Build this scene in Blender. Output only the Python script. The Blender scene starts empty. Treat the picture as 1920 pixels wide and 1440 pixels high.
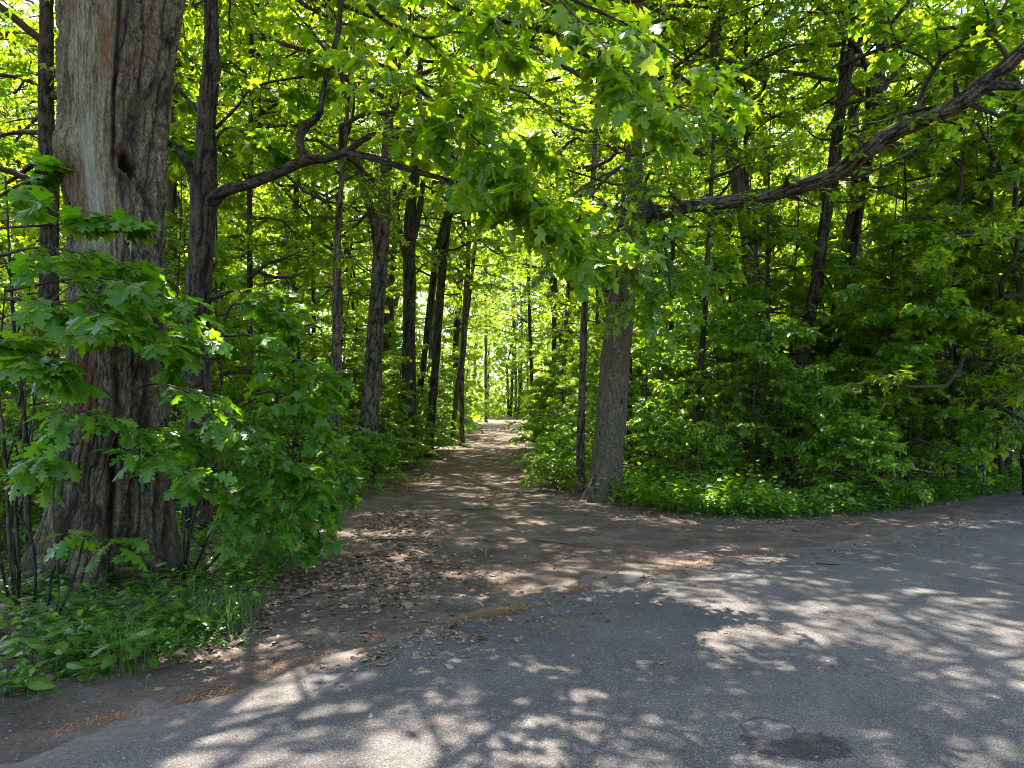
import bpy, math
import numpy as np
from mathutils import Vector, Matrix

rng = np.random.default_rng(11)
PI = math.pi
sc = bpy.context.scene
col = sc.collection

# ------------------------------------------------------------------ camera
FPX, HY, EYE = 1371.0, 765.0, 1.6           # focal length in photo pixels, horizon row, eye height
cam_d = bpy.data.cameras.new('camera')
cam_d.sensor_width = 36.0
cam_d.lens = 36.0 * FPX / 1920
cam_d.shift_y = (HY - 720) / 1920
cam_d.clip_start, cam_d.clip_end = 0.1, 1500
cam = bpy.data.objects.new('camera', cam_d)
col.objects.link(cam)
cam.location = (0, 0, EYE)
cam.rotation_euler = (math.radians(90), 0, 0)
sc.camera = cam

# ------------------------------------------------------------------ sky, sun, exposure
SUN_AZ, SUN_EL = math.radians(-20), math.radians(60)     # azimuth from +Y towards +X
S = Vector((math.sin(SUN_AZ) * math.cos(SUN_EL), math.cos(SUN_AZ) * math.cos(SUN_EL), math.sin(SUN_EL)))
w = bpy.data.worlds.new('World')
sc.world = w
w.use_nodes = True
nt = w.node_tree
bg = nt.nodes['Background']
sky = nt.nodes.new('ShaderNodeTexSky')
sky.sky_type = 'NISHITA'
sky.sun_disc = False
sky.sun_elevation = SUN_EL
sky.sun_rotation = SUN_AZ
sky.dust_density = 2.0
sky.ozone_density = 1.0
nt.links.new(sky.outputs[0], bg.inputs[0])
bg.inputs[1].default_value = 0.13
sd = bpy.data.lights.new('sun', 'SUN')
sd.energy = 5.0
sd.angle = math.radians(0.45)
sd.color = (1.0, 0.955, 0.88)
so = bpy.data.objects.new('sun', sd)
col.objects.link(so)
so.rotation_euler = S.to_track_quat('Z', 'Y').to_euler()
sc.view_settings.view_transform = 'Standard'
sc.view_settings.look = 'None'
sc.view_settings.gamma = 1.0
sc.view_settings.use_curve_mapping = False
sc.view_settings.exposure = 2.62
sc.cycles.filter_width = 1.0
sc.cycles.max_bounces = 8
sc.cycles.diffuse_bounces = 4
sc.cycles.glossy_bounces = 2
sc.cycles.transmission_bounces = 5
sc.cycles.caustics_reflective = False
sc.cycles.caustics_refractive = False


# ------------------------------------------------------------------ helpers: pixels to places
def P(px, py, Y):
    return np.array([(px - 960) / FPX * Y, Y, EYE + (HY - py) / FPX * Y])


def G(px, py):
    Y = EYE * FPX / (py - HY)
    return np.array([(px - 960) / FPX * Y, Y, 0.0])


# ------------------------------------------------------------------ helpers: noise
def _hash(ix, iy, iz):
    h = (ix.astype(np.int64) * 374761393 + iy.astype(np.int64) * 668265263 + iz.astype(np.int64) * 2147483647 // 3) & 0xffffffff
    h = ((h ^ (h >> 13)) * 1274126177) & 0xffffffff
    h = (h ^ (h >> 16)) & 0xffffff
    return h / float(0xffffff)


def vnoise(x, y, z):
    x, y, z = np.broadcast_arrays(x, y, z)
    fx, fy, fz = np.floor(x), np.floor(y), np.floor(z)
    ux, uy, uz = x - fx, y - fy, z - fz
    ux, uy, uz = [u * u * (3 - 2 * u) for u in (ux, uy, uz)]
    r = 0
    for a in (0, 1):
        for b in (0, 1):
            for c in (0, 1):
                wgt = (ux if a else 1 - ux) * (uy if b else 1 - uy) * (uz if c else 1 - uz)
                r = r + wgt * _hash(fx + a, fy + b, fz + c)
    return r


def fbm(x, y, z, o=4):
    r, a, s = 0, 0.5, 0
    for i in range(o):
        r = r + a * vnoise(x * 2 ** i + 7.3 * i, y * 2 ** i + 3.1 * i, z * 2 ** i)
        s += a
        a *= 0.5
    return r / s


def sstep(a, b, x):
    t = np.clip((x - a) / (b - a), 0, 1)
    return t * t * (3 - 2 * t)


# ------------------------------------------------------------------ helpers: meshes and objects
def mesh_of(name, V, loops, sizes, mat, attrs=None, smooth=False):
    """V (n,3); loops flat vertex ids; sizes per face (int or array); attrs {name: (domain, values)}"""
    V = np.ascontiguousarray(V, np.float32)
    loops = np.ascontiguousarray(loops, np.int32).ravel()
    if np.isscalar(sizes):
        sizes = np.full(len(loops) // sizes, sizes, np.int32)
    me = bpy.data.meshes.new(name)
    me.vertices.add(len(V))
    me.vertices.foreach_set('co', V.ravel())
    me.loops.add(len(loops))
    me.loops.foreach_set('vertex_index', loops)
    me.polygons.add(len(sizes))
    st = np.zeros(len(sizes), np.int32)
    st[1:] = np.cumsum(sizes)[:-1]
    me.polygons.foreach_set('loop_start', st)
    if smooth:
        me.polygons.foreach_set('use_smooth', np.ones(len(sizes), bool))
    else:
        me.polygons.foreach_set('use_smooth', np.zeros(len(sizes), bool))
    for k, (dom, val) in (attrs or {}).items():
        a = me.attributes.new(k, 'FLOAT', dom)
        a.data.foreach_set('value', np.ascontiguousarray(val, np.float32))
    if mat:
        me.materials.append(mat)
    me.update(calc_edges=True)
    return me


def obj(name, me, parent=None, loc=None, kind=None, label=None, cat=None, group=None):
    o = bpy.data.objects.new(name, me)
    col.objects.link(o)
    if parent is not None:
        o.parent = parent
    if loc is not None:
        o.location = loc
    if kind:
        o['kind'] = kind
    if label:
        o['label'] = label
    if cat:
        o['category'] = cat
    if group:
        o['group'] = group
    return o


def thing(name, label, cat, loc=(0, 0, 0), group=None):
    o = obj(name, None, None, loc, None, label, cat, group)
    o.empty_display_size = 0.2
    return o


def catmull(pts, step):
    pts = np.asarray(pts, float)
    p = np.vstack([2 * pts[0] - pts[1], pts, 2 * pts[-1] - pts[-2]])
    out = []
    for i in range(1, len(p) - 2):
        L = np.linalg.norm(p[i + 1][:3] - p[i][:3])
        n = max(1, int(L / step))
        t = (np.arange(n) / n)[:, None]
        out.append(0.5 * (2 * p[i] + (-p[i - 1] + p[i + 1]) * t + (2 * p[i - 1] - 5 * p[i] + 4 * p[i + 1] - p[i + 2]) * t ** 2
                          + (-p[i - 1] + 3 * p[i] - 3 * p[i + 1] + p[i + 2]) * t ** 3))
    out.append(pts[-1][None])
    return np.vstack(out)


def frames(C):
    T = np.gradient(C, axis=0)
    T /= np.linalg.norm(T, axis=1)[:, None] + 1e-9
    A = np.zeros_like(C)
    ref = np.array([1.0, 0, 0]) if abs(T[0][0]) < 0.8 else np.array([0, 0, 1.0])
    for i in range(len(C)):
        a = ref - T[i] * np.dot(ref, T[i])
        a /= np.linalg.norm(a)
        A[i] = a
        ref = a
    return T, A, np.cross(T, A)


def bark_disp(th, s, R, scale, seed):
    """fissured bark height in -1..0.3; th angle, s metres along, R radius"""
    cx, cy = np.cos(th) * R, np.sin(th) * R
    wx = (fbm(cx * 3 + seed, cy * 3, s * 1.2, 2) - .5) * 0.16 / scale * 8
    a = vnoise(cx * scale + wx + seed, cy * scale + seed * 2, s * scale * 0.17)
    b = vnoise(cx * scale * 2.1 + wx - seed, cy * scale * 2.1, s * scale * 0.75 + seed)
    f1 = 1 - np.abs(2 * a - 1)
    f2 = 1 - np.abs(2 * b - 1)
    c = .5 * fbm(cx * scale * 3, cy * scale * 3, s * scale * 1.6, 2) + .6 * fbm(cx * scale * 6 + 9, cy * scale * 6, s * scale * 3, 2) - .05
    return -(sstep(.70, .95, f1) * 0.75 + sstep(.70, .97, f2) * 0.5) + (c - .5) * 0.7


def bark_tube(name, pts, nar, step, mat, amp=0.012, scale=16, seed=0., shape=None, cap=True):
    """pts rows (x,y,z,r); shape(th, s, C, R) may return (extra radius, {attr: values}, amp factor)"""
    D = catmull(pts, step)
    C, R = D[:, :3], np.maximum(D[:, 3], 0.002)
    T, A, B = frames(C)
    s = np.r_[0, np.cumsum(np.linalg.norm(np.diff(C, axis=0), axis=1))]
    th = np.arange(nar) / nar * 2 * PI
    TH, SS = np.meshgrid(th, s)
    RR = np.repeat(R[:, None], nar, 1)
    d = bark_disp(TH, SS, RR, scale, seed)
    ex, at, fac = (0, {}, 1.0)
    if shape:
        ex, at, fac = shape(TH, SS, C, RR)
    lump = (fbm(np.cos(TH) * .8 + seed * 3, np.sin(TH) * .8, SS / (RR * 7 + .1), 2) - .5) * RR * .4
    if shape:
        lump = lump * .3
    rad = RR + d * amp * fac + ex + lump
    V = C[:, None, :] + rad[..., None] * (np.cos(TH)[..., None] * A[:, None, :] + np.sin(TH)[..., None] * B[:, None, :])
    n = len(C)
    i = np.arange(n - 1)[:, None] * nar
    j = np.arange(nar)[None, :]
    j2 = (j + 1) % nar
    Q = np.stack([i + j, i + j2, i + nar + j2, i + nar + j], -1).reshape(-1, 4)
    V = V.reshape(-1, 3)
    attrs = {'deep': ('POINT', np.clip(-d, 0, 1).ravel())}
    for k, v in at.items():
        attrs[k] = ('POINT', v.ravel())
    return mesh_of(name, V, Q, 4, mat, attrs, True)


def tube_batch(Pl, Rd, sides):
    """Pl (N,m,3) polylines, Rd (N,m) radii -> V, quads"""
    N, m, _ = Pl.shape
    if N == 0:
        return np.zeros((0, 3)), np.zeros((0, 4), int)
    T = np.gradient(Pl, axis=1)
    T /= np.linalg.norm(T, axis=2, keepdims=True) + 1e-9
    ref = np.where(np.abs(T[:, :1, 2:3]) > 0.9, np.array([1., 0, 0]), np.array([0, 0, 1.]))
    A = np.cross(T, np.broadcast_to(ref, T.shape))
    A /= np.linalg.norm(A, axis=2, keepdims=True) + 1e-9
    B = np.cross(T, A)
    th = np.arange(sides) / sides * 2 * PI
    V = Pl[:, :, None, :] + Rd[:, :, None, None] * (np.cos(th)[None, None, :, None] * A[:, :, None, :] + np.sin(th)[None, None, :, None] * B[:, :, None, :])
    base = (np.arange(N) * m * sides)[:, None, None]
    i = (np.arange(m - 1) * sides)[None, :, None]
    j = np.arange(sides)[None, None, :]
    j2 = (j + 1) % sides
    Q = np.stack([base + i + j, base + i + j2, base + i + sides + j2, base + i + sides + j], -1).reshape(-1, 4)
    return V.reshape(-1, 3), Q


def merge_quads(L):
    V, Q, o = [], [], 0
    for v, q in L:
        V.append(v)
        Q.append(q + o)
        o += len(v)
    return np.vstack(V), np.vstack(Q)


def resample(Pl, t):
    """sample polylines at t (N,k) -> positions, tangents"""
    N, m, _ = Pl.shape
    f = np.clip(t, 0, 0.9999) * (m - 1)
    i = f.astype(int)
    u = (f - i)[..., None]
    n = np.arange(N)[:, None]
    a, b = Pl[n, i], Pl[n, i + 1]
    tg = b - a
    tg /= np.linalg.norm(tg, axis=-1, keepdims=True) + 1e-9
    return a + (b - a) * u, tg


def norm(v):
    return v / (np.linalg.norm(v, axis=-1, keepdims=True) + 1e-9)


def offshoots(Pl, Rd, k, t0, t1, ang, ratio, m=4, rise=0.0, droop=0.0, jit=0.25, minlen=0.05, maxlen=9, rr=0.5):
    """k side shoots on each polyline, alternating sides, roughly in the plane across 'up'"""
    N = len(Pl)
    t = t0 + (np.arange(k)[None, :] + rng.random((N, k))) / k * (t1 - t0)
    pos, tg = resample(Pl, t)
    L = np.linalg.norm(np.diff(Pl, axis=1), axis=2).sum(1)[:, None]
    up = np.array([0, 0, 1.0])
    side = np.cross(tg, up + rng.normal(0, .25, tg.shape))
    side = norm(side)
    sg = np.where((np.arange(k)[None, :] + rng.integers(0, 2, (N, 1))) % 2 == 0, 1, -1)[..., None]
    a = ang * (1 + rng.normal(0, .2, (N, k)))[..., None]
    d = norm(np.cos(a) * tg + np.sin(a) * side * sg + rng.normal(0, jit, tg.shape) * .5 + np.array([0, 0, rise]))
    ln = np.clip(L * ratio * (1.15 - 0.6 * t) * (0.6 + 0.8 * rng.random((N, k))), minlen, maxlen)
    pos, d, ln = pos.reshape(-1, 3), d.reshape(-1, 3), ln.ravel()
    u = np.linspace(0, 1, m)
    out = np.zeros((len(pos), m, 3))
    bend = rng.normal(0, jit * .4, (len(pos), 3))
    for i, x in enumerate(u):
        out[:, i] = pos + (d * x + bend * x * x + np.array([0, 0, -droop]) * x * x) * ln[:, None]
    r0 = np.interp(t.ravel(), [0, 1], [1, .4]) * np.repeat(Rd[:, 0], k) * rr
    rad = r0[:, None] * np.linspace(1, .35, m)[None, :]
    return out, np.maximum(rad, 0.0015)


# ------------------------------------------------------------------ leaf shapes: base at origin, length 1 along y, face towards +z
def fan(half, cen, zf):
    r = [(x, y) for x, y in half]
    l = [(-x, y) for x, y in half[::-1] if x > 0]
    pts = r + l
    V = [(cen[0], cen[1], 0)] + [(x, y, 0) for x, y in pts]
    V = np.array(V, float)
    V[:, 2] = zf(V[:, 0], V[:, 1])
    n = len(pts)
    F = [(0, i + 1, (i + 1) % n + 1) for i in range(n)]
    return V, np.array(F)


cup = lambda x, y: -0.22 * y * y - 0.25 * np.abs(x) + 0.08 * y
cup2 = lambda x, y: 0.10 * np.abs(x) - 0.30 * y * y
MAPLE_FINE = [fan([(0.0, .02), (.10, -.02), (.24, -.06), (.40, 0), (.31, .11), (.36, .22), (.48, .25), (.62, .46), (.47, .49), (.37, .60), (.21, .49),
                   (.17, .62), (.27, .75), (.12, .80), (0, 1.0)], (0, .3), z) for z in (cup, cup2)]
MAPLE_MID = [fan([(0, .02), (.38, .0), (.27, .2), (.58, .46), (.18, .48), (.22, .76), (0, 1)], (0, .3), cup)]
MAPLE_LOW = [(np.array([(-.16, .12, 0), (.16, .12, 0), (0, 1, -.2), (0, .05, 0), (.56, .5, -.12), (.08, .5, .02), (-.56, .5, -.12), (-.08, .5, .02)]),
              np.array([(0, 1, 2), (3, 4, 5), (3, 7, 6)]))]
OAK_FINE = [fan([(0, 0), (.05, .10), (.14, .16), (.07, .26), (.24, .36), (.30, .33), (.26, .44), (.11, .47), (.30, .62), (.37, .60), (.30, .72), (.13, .70),
                 (.20, .86), (.10, .90), (0, 1.0)], (0, .45), z) for z in (cup, cup2)]
OVAL = [fan([(0, 0), (.16, .12), (.27, .32), (.25, .55), (.13, .82), (0, 1)], (0, .45), z) for z in (cup, cup2)]
KITE = [(np.array([(0, 0, 0), (.3, .42, -.08), (0, 1, -.22), (-.3, .42, -.08), ]), np.array([(0, 1, 2), (0, 2, 3)]))]


def leaf_mesh(name, pos, axis, nrm, size, tmpl, mat, rnd=None, wid=1.0):
    """one mesh of many leaves"""
    n = len(pos)
    axis = norm(axis)
    x = norm(np.cross(axis, nrm))
    z = np.cross(x, axis)
    if rnd is None:
        rnd = rng.random(n)
    which = rng.integers(0, len(tmpl), n)
    VV, FF, AA, o = [], [], [], 0
    for k, (tv, tf) in enumerate(tmpl):
        s = np.nonzero(which == k)[0]
        if not len(s):
            continue
        asp = (wid * (1 + rng.normal(0, .12, len(s))))[:, None, None]
        cur = (0.4 + 1.2 * rng.random(len(s)))[:, None, None]
        v = pos[s][:, None, :] + size[s][:, None, None] * (tv[None, :, 0:1] * asp * x[s][:, None, :] + tv[None, :, 1:2] * axis[s][:, None, :] + tv[None, :, 2:3] * cur * z[s][:, None, :])
        f = tf[None] + (np.arange(len(s)) * len(tv))[:, None, None] + o
        VV.append(v.reshape(-1, 3))
        FF.append(f.reshape(-1, 3))
        AA.append(np.repeat(rnd[s], len(tf)))
        o += len(s) * len(tv)
    return mesh_of(name, np.vstack(VV), np.vstack(FF), 3, mat, {'rnd': ('FACE', np.concatenate(AA))})


def leaves_on(Pl, k, size, t0=0.1, spread=0.5, tilt=0.45, droop=0.35, sv=.25, terminal=True):
    sv = sv * 1.3
    """positions, axes, normals, sizes of k leaves on each twig, two-ranked"""
    N = len(Pl)
    t = t0 + (np.arange(k)[None] + rng.random((N, k)) * .8) / k * (1 - t0)
    if terminal:
        t[:, -1] = .999
    pos, tg = resample(Pl, t)
    side = norm(np.cross(tg, np.array([0, 0, 1.0]) + rng.normal(0, .2, tg.shape)))
    sg = np.where(np.arange(k)[None] % 2 == 0, 1, -1)[..., None]
    a = (0.9 + rng.normal(0, .35, (N, k)))[..., None]
    if terminal:
        a[:, -1] = 0
    ax = norm(np.cos(a) * tg + np.sin(a) * side * sg + np.array([0, 0, -droop]) + rng.normal(0, .25, tg.shape))
    up = norm(np.array([0, 0, 1.0]) + rng.normal(0, tilt, tg.shape))
    sz = size * (1 + rng.normal(0, sv, (N, k))).clip(.45, 1.5)
    pos = pos + ax * sz[..., None] * 0.25 * spread
    return pos.reshape(-1, 3), ax.reshape(-1, 3), up.reshape(-1, 3), sz.ravel()


# ------------------------------------------------------------------ materials
def mat_new(name):
    m = bpy.data.materials.new(name)
    m.use_nodes = True
    n = m.node_tree
    b = n.nodes['Principled BSDF']
    return m, n, b


def N_(n, t, **kw):
    x = n.nodes.new(t)
    for k, v in kw.items():
        setattr(x, k, v)
    return x


def ramp(n, src, stops):
    r = n.nodes.new('ShaderNodeValToRGB')
    el = r.color_ramp.elements
    while len(el) < len(stops):
        el.new(0.5)
    for e, (p, c) in zip(el, stops):
        e.position = p
        e.color = (*c, 1) if len(c) == 3 else c
    n.links.new(src, r.inputs[0])
    return r.outputs[0]


def noise(n, scale, detail=4, rough=.6, vec=None, dist=0):
    x = n.nodes.new('ShaderNodeTexNoise')
    x.inputs['Scale'].default_value = scale
    x.inputs['Detail'].default_value = detail
    x.inputs['Roughness'].default_value = rough
    x.inputs['Distortion'].default_value = dist
    if vec is not None:
        n.links.new(vec, x.inputs['Vector'])
    return x.outputs['Fac']


def mixc(n, fac, a, b, mode='MIX'):
    x = n.nodes.new('ShaderNodeMix')
    x.data_type = 'RGBA'
    x.blend_type = mode
    for s, v in ((x.inputs[0], fac), (x.inputs[6], a), (x.inputs[7], b)):
        if isinstance(v, (int, float)):
            s.default_value = v
        elif isinstance(v, tuple):
            s.default_value = (*v, 1)
        else:
            n.links.new(v, s)
    return x.outputs[2]


def math_(n, op, a, b=None, clamp=False):
    x = n.nodes.new('ShaderNodeMath')
    x.operation = op
    x.use_clamp = clamp
    for s, v in ((x.inputs[0], a), (x.inputs[1], b)):
        if v is None:
            continue
        if isinstance(v, (int, float)):
            s.default_value = v
        else:
            n.links.new(v, s)
    return x.outputs[0]


def attr(n, name):
    a = n.nodes.new('ShaderNodeAttribute')
    a.attribute_name = name
    return a.outputs['Fac']


def coords(n, scale=(1, 1, 1)):
    tc = n.nodes.new('ShaderNodeTexCoord')
    mp = n.nodes.new('ShaderNodeMapping')
    mp.inputs['Scale'].default_value = scale
    n.links.new(tc.outputs['Object'], mp.inputs[0])
    return mp.outputs[0]


def bump(n, b, h, strength, dist):
    x = n.nodes.new('ShaderNodeBump')
    x.inputs['Strength'].default_value = strength
    x.inputs['Distance'].default_value = dist
    n.links.new(h, x.inputs['Height'])
    n.links.new(x.outputs[0], b.inputs['Normal'])


def leaf_mat(name, front, trans, tmix=.5, rough=.42, spec=.5, hue=.25):
    """front, trans: lists of three colours picked by the leaf's random number"""
    m, n, b = mat_new(name)
    r = attr(n, 'rnd')
    oi = n.nodes.new('ShaderNodeObjectInfo')
    rr = math_(n, 'FRACT', math_(n, 'ADD', r, math_(n, 'MULTIPLY', oi.outputs['Random'], .35)))
    fc = ramp(n, rr, [(0, front[0]), (.5, front[1]), (1, front[2])])
    tc = ramp(n, rr, [(0, trans[0]), (.5, trans[1]), (1, trans[2])])
    n.links.new(fc, b.inputs['Base Color'])
    b.inputs['Roughness'].default_value = rough
    b.inputs['Specular IOR Level'].default_value = spec
    t = n.nodes.new('ShaderNodeBsdfTranslucent')
    n.links.new(tc, t.inputs[0])
    mx = n.nodes.new('ShaderNodeMixShader')
    mx.inputs[0].default_value = tmix
    n.links.new(b.outputs[0], mx.inputs[1])
    n.links.new(t.outputs[0], mx.inputs[2])
    n.links.new(mx.outputs[0], n.nodes['Material Output'].inputs[0])
    return m


M_CROWN = leaf_mat('crown_leaf', [(.065, .145, .007), (.09, .175, .008), (.125, .195, .01)], [(.28, .52, .007), (.42, .60, .009), (.62, .68, .01)], .6)
M_MAPLE = leaf_mat('maple_leaf', [(.06, .14, .007), (.075, .165, .008), (.105, .185, .008)], [(.24, .50, .007), (.38, .58, .009), (.60, .67, .01)], .57)
M_UNDER = leaf_mat('understory_leaf', [(.06, .155, .01), (.08, .18, .011), (.115, .20, .012)], [(.22, .48, .008), (.36, .58, .009), (.54, .64, .01)], .5, .34, .6)
M_SAP = leaf_mat('sapling_leaf', [(.034, .105, .007), (.05, .132, .008), (.078, .155, .009)], [(.12, .36, .006), (.19, .44, .008), (.3, .52, .01)], .45, .32, .36)
M_HERB = leaf_mat('herb_leaf', [(.036, .10, .009), (.05, .128, .01), (.08, .15, .012)], [(.12, .38, .01), (.2, .46, .012), (.32, .52, .016)], .4, .4, .5)
M_GRASS = leaf_mat('grass_blade', [(.03, .085, .012), (.045, .10, .015), (.11, .12, .04)], [(.08, .24, .015), (.12, .28, .02), (.2, .26, .06)], .35, .5, .4)
M_DEAD = leaf_mat('dead_leaf', [(.10, .058, .03), (.17, .105, .06), (.30, .21, .14)], [(.10, .05, .02), (.14, .08, .03), (.2, .12, .05)], .15, .7, .3)
M_NEEDLE = leaf_mat('fallen_catkin', [(.20, .085, .025), (.28, .13, .04), (.36, .18, .06)], [(.2, .09, .02), (.2, .09, .02), (.2, .09, .02)], .1, .8, .2)


def bark_mat(name, lo, hi, moss, scale=1.0, bumpd=.01, moss_amt=.5):
    m, n, b = mat_new(name)
    v = coords(n, (scale, scale, scale * .28))
    v2 = coords(n)
    a = noise(n, 22, 5, .65, v)
    c = ramp(n, a, [(.3, lo), (.7, hi)])
    f = math_(n, 'MULTIPLY', ramp(n, noise(n, 2.2, 4, .6, v2), [(.48, (0, 0, 0)), (.66, (1, 1, 1))]), moss_amt)
    c = mixc(n, f, c, moss)
    li = ramp(n, noise(n, 9, 3, .7, v2), [(.62, (0, 0, 0)), (.7, (1, 1, 1))])
    c = mixc(n, math_(n, 'MULTIPLY', li, .35), c, tuple(x * 1.7 for x in hi))
    fine = ramp(n, noise(n, 75, 5, .75, coords(n, (1, 1, .4))), [(.36, (.35, .34, .33)), (.5, (.95, .95, .95)), (.64, (1.75, 1.7, 1.65))])
    c = mixc(n, 1, c, fine, 'MULTIPLY')
    d = attr(n, 'deep')
    c = mixc(n, math_(n, 'MULTIPLY', d, 1.1, True), c, tuple(x * .22 for x in lo))
    n.links.new(c, b.inputs['Base Color'])
    b.inputs['Roughness'].default_value = .92
    b.inputs['Specular IOR Level'].default_value = .2
    v3 = coords(n, (1, 1, .3))
    h = math_(n, 'ADD', noise(n, 60 * scale, 4, .7, v3), noise(n, 18 * scale, 3, .6, v3))
    bump(n, b, h, 1, bumpd * 2)
    return m


M_BARK = bark_mat('grey_bark', (.10, .08, .056), (.215, .18, .13), (.075, .095, .035), 1, .012, .5)
M_DARK = bark_mat('dark_bark', (.042, .031, .022), (.10, .08, .056), (.05, .062, .022), 1.3, .008, .5)
M_BROWN = bark_mat('brown_bark', (.085, .06, .042), (.19, .14, .10), (.07, .08, .03), 1.3, .006, .3)
M_PALE = bark_mat('pale_bark', (.17, .14, .10), (.32, .27, .2), (.12, .12, .05), 1.3, .004, .25)


def old_bark():
    m, n, b = mat_new('old_weathered_bark')
    v = coords(n, (1, 1, .22))
    v2 = coords(n)
    a = noise(n, 26, 6, .7, v)
    c = ramp(n, a, [(.28, (.085, .063, .038)), (.55, (.18, .145, .092)), (.8, (.31, .26, .18))])
    f = ramp(n, noise(n, 3, 4, .65, v2), [(.45, (0, 0, 0)), (.65, (1, 1, 1))])
    c = mixc(n, math_(n, 'MULTIPLY', f, .6), c, (.125, .125, .045))
    br = ramp(n, noise(n, 2.1, 3, .5, coords(n, (1, 1, .6))), [(.55, (0, 0, 0)), (.68, (1, 1, 1))])
    c = mixc(n, math_(n, 'MULTIPLY', br, .35), c, (.13, .075, .035))
    fine = ramp(n, noise(n, 70, 6, .8, coords(n, (1, 1, .45))), [(.36, (.22, .21, .2)), (.5, (.95, .95, .95)), (.63, (1.9, 1.85, 1.8))])
    c = mixc(n, 1, c, fine, 'MULTIPLY')
    d = attr(n, 'deep')
    c = mixc(n, math_(n, 'MULTIPLY', d, .9, True), c, (.022, .017, .012))
    # bare weathered wood
    g = ramp(n, noise(n, 38, 5, .7, coords(n, (1, 1, .09))), [(.34, (.045, .034, .02)), (.47, (.175, .148, .10)), (.68, (.29, .255, .185))])
    g2 = ramp(n, noise(n, 2.6, 3, .6, coords(n, (1.6, 1.6, .5))), [(.4, (.75, .68, .55)), (.6, (1.08, 1.1, .95))])
    g = mixc(n, 1.0, mixc(n, 1, g, ramp(n, noise(n, 85, 5, .8, coords(n, (1, 1, .3))), [(.38, (.45, .43, .4)), (.52, (1, 1, 1)), (.66, (1.45, 1.4, 1.35))]), 'MULTIPLY'), g2, 'MULTIPLY')
    c = mixc(n, attr(n, 'bare'), c, g)
    c = mixc(n, attr(n, 'pale'), c, mixc(n, .35, g, (.34, .38, .30)))
    ru = ramp(n, noise(n, 45, 4, .7, v), [(.38, (.05, .022, .012)), (.5, (.13, .055, .028)), (.66, (.24, .11, .06))])
    c = mixc(n, attr(n, 'rust'), c, ru)
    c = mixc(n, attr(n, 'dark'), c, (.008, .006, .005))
    n.links.new(c, b.inputs['Base Color'])
    b.inputs['Roughness'].default_value = .9
    b.inputs['Specular IOR Level'].default_value = .25
    h1 = math_(n, 'ADD', noise(n, 70, 5, .75, coords(n, (1, 1, .35))), noise(n, 24, 4, .6, v))
    h2 = math_(n, 'MULTIPLY', noise(n, 60, 4, .7, coords(n, (1, 1, .05))), 1.2)
    mx = N_(n, 'ShaderNodeMix')
    n.links.new(attr(n, 'bare'), mx.inputs[0])
    n.links.new(h1, mx.inputs[2])
    n.links.new(h2, mx.inputs[3])
    bump(n, b, mx.outputs[0], 1.0, .04)
    return m


M_OLD = old_bark()
M_RIDGE = bark_mat('ridged_brown_bark', (.055, .042, .028), (.15, .12, .082), (.06, .075, .028), 1.1, .01, .5)


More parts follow.
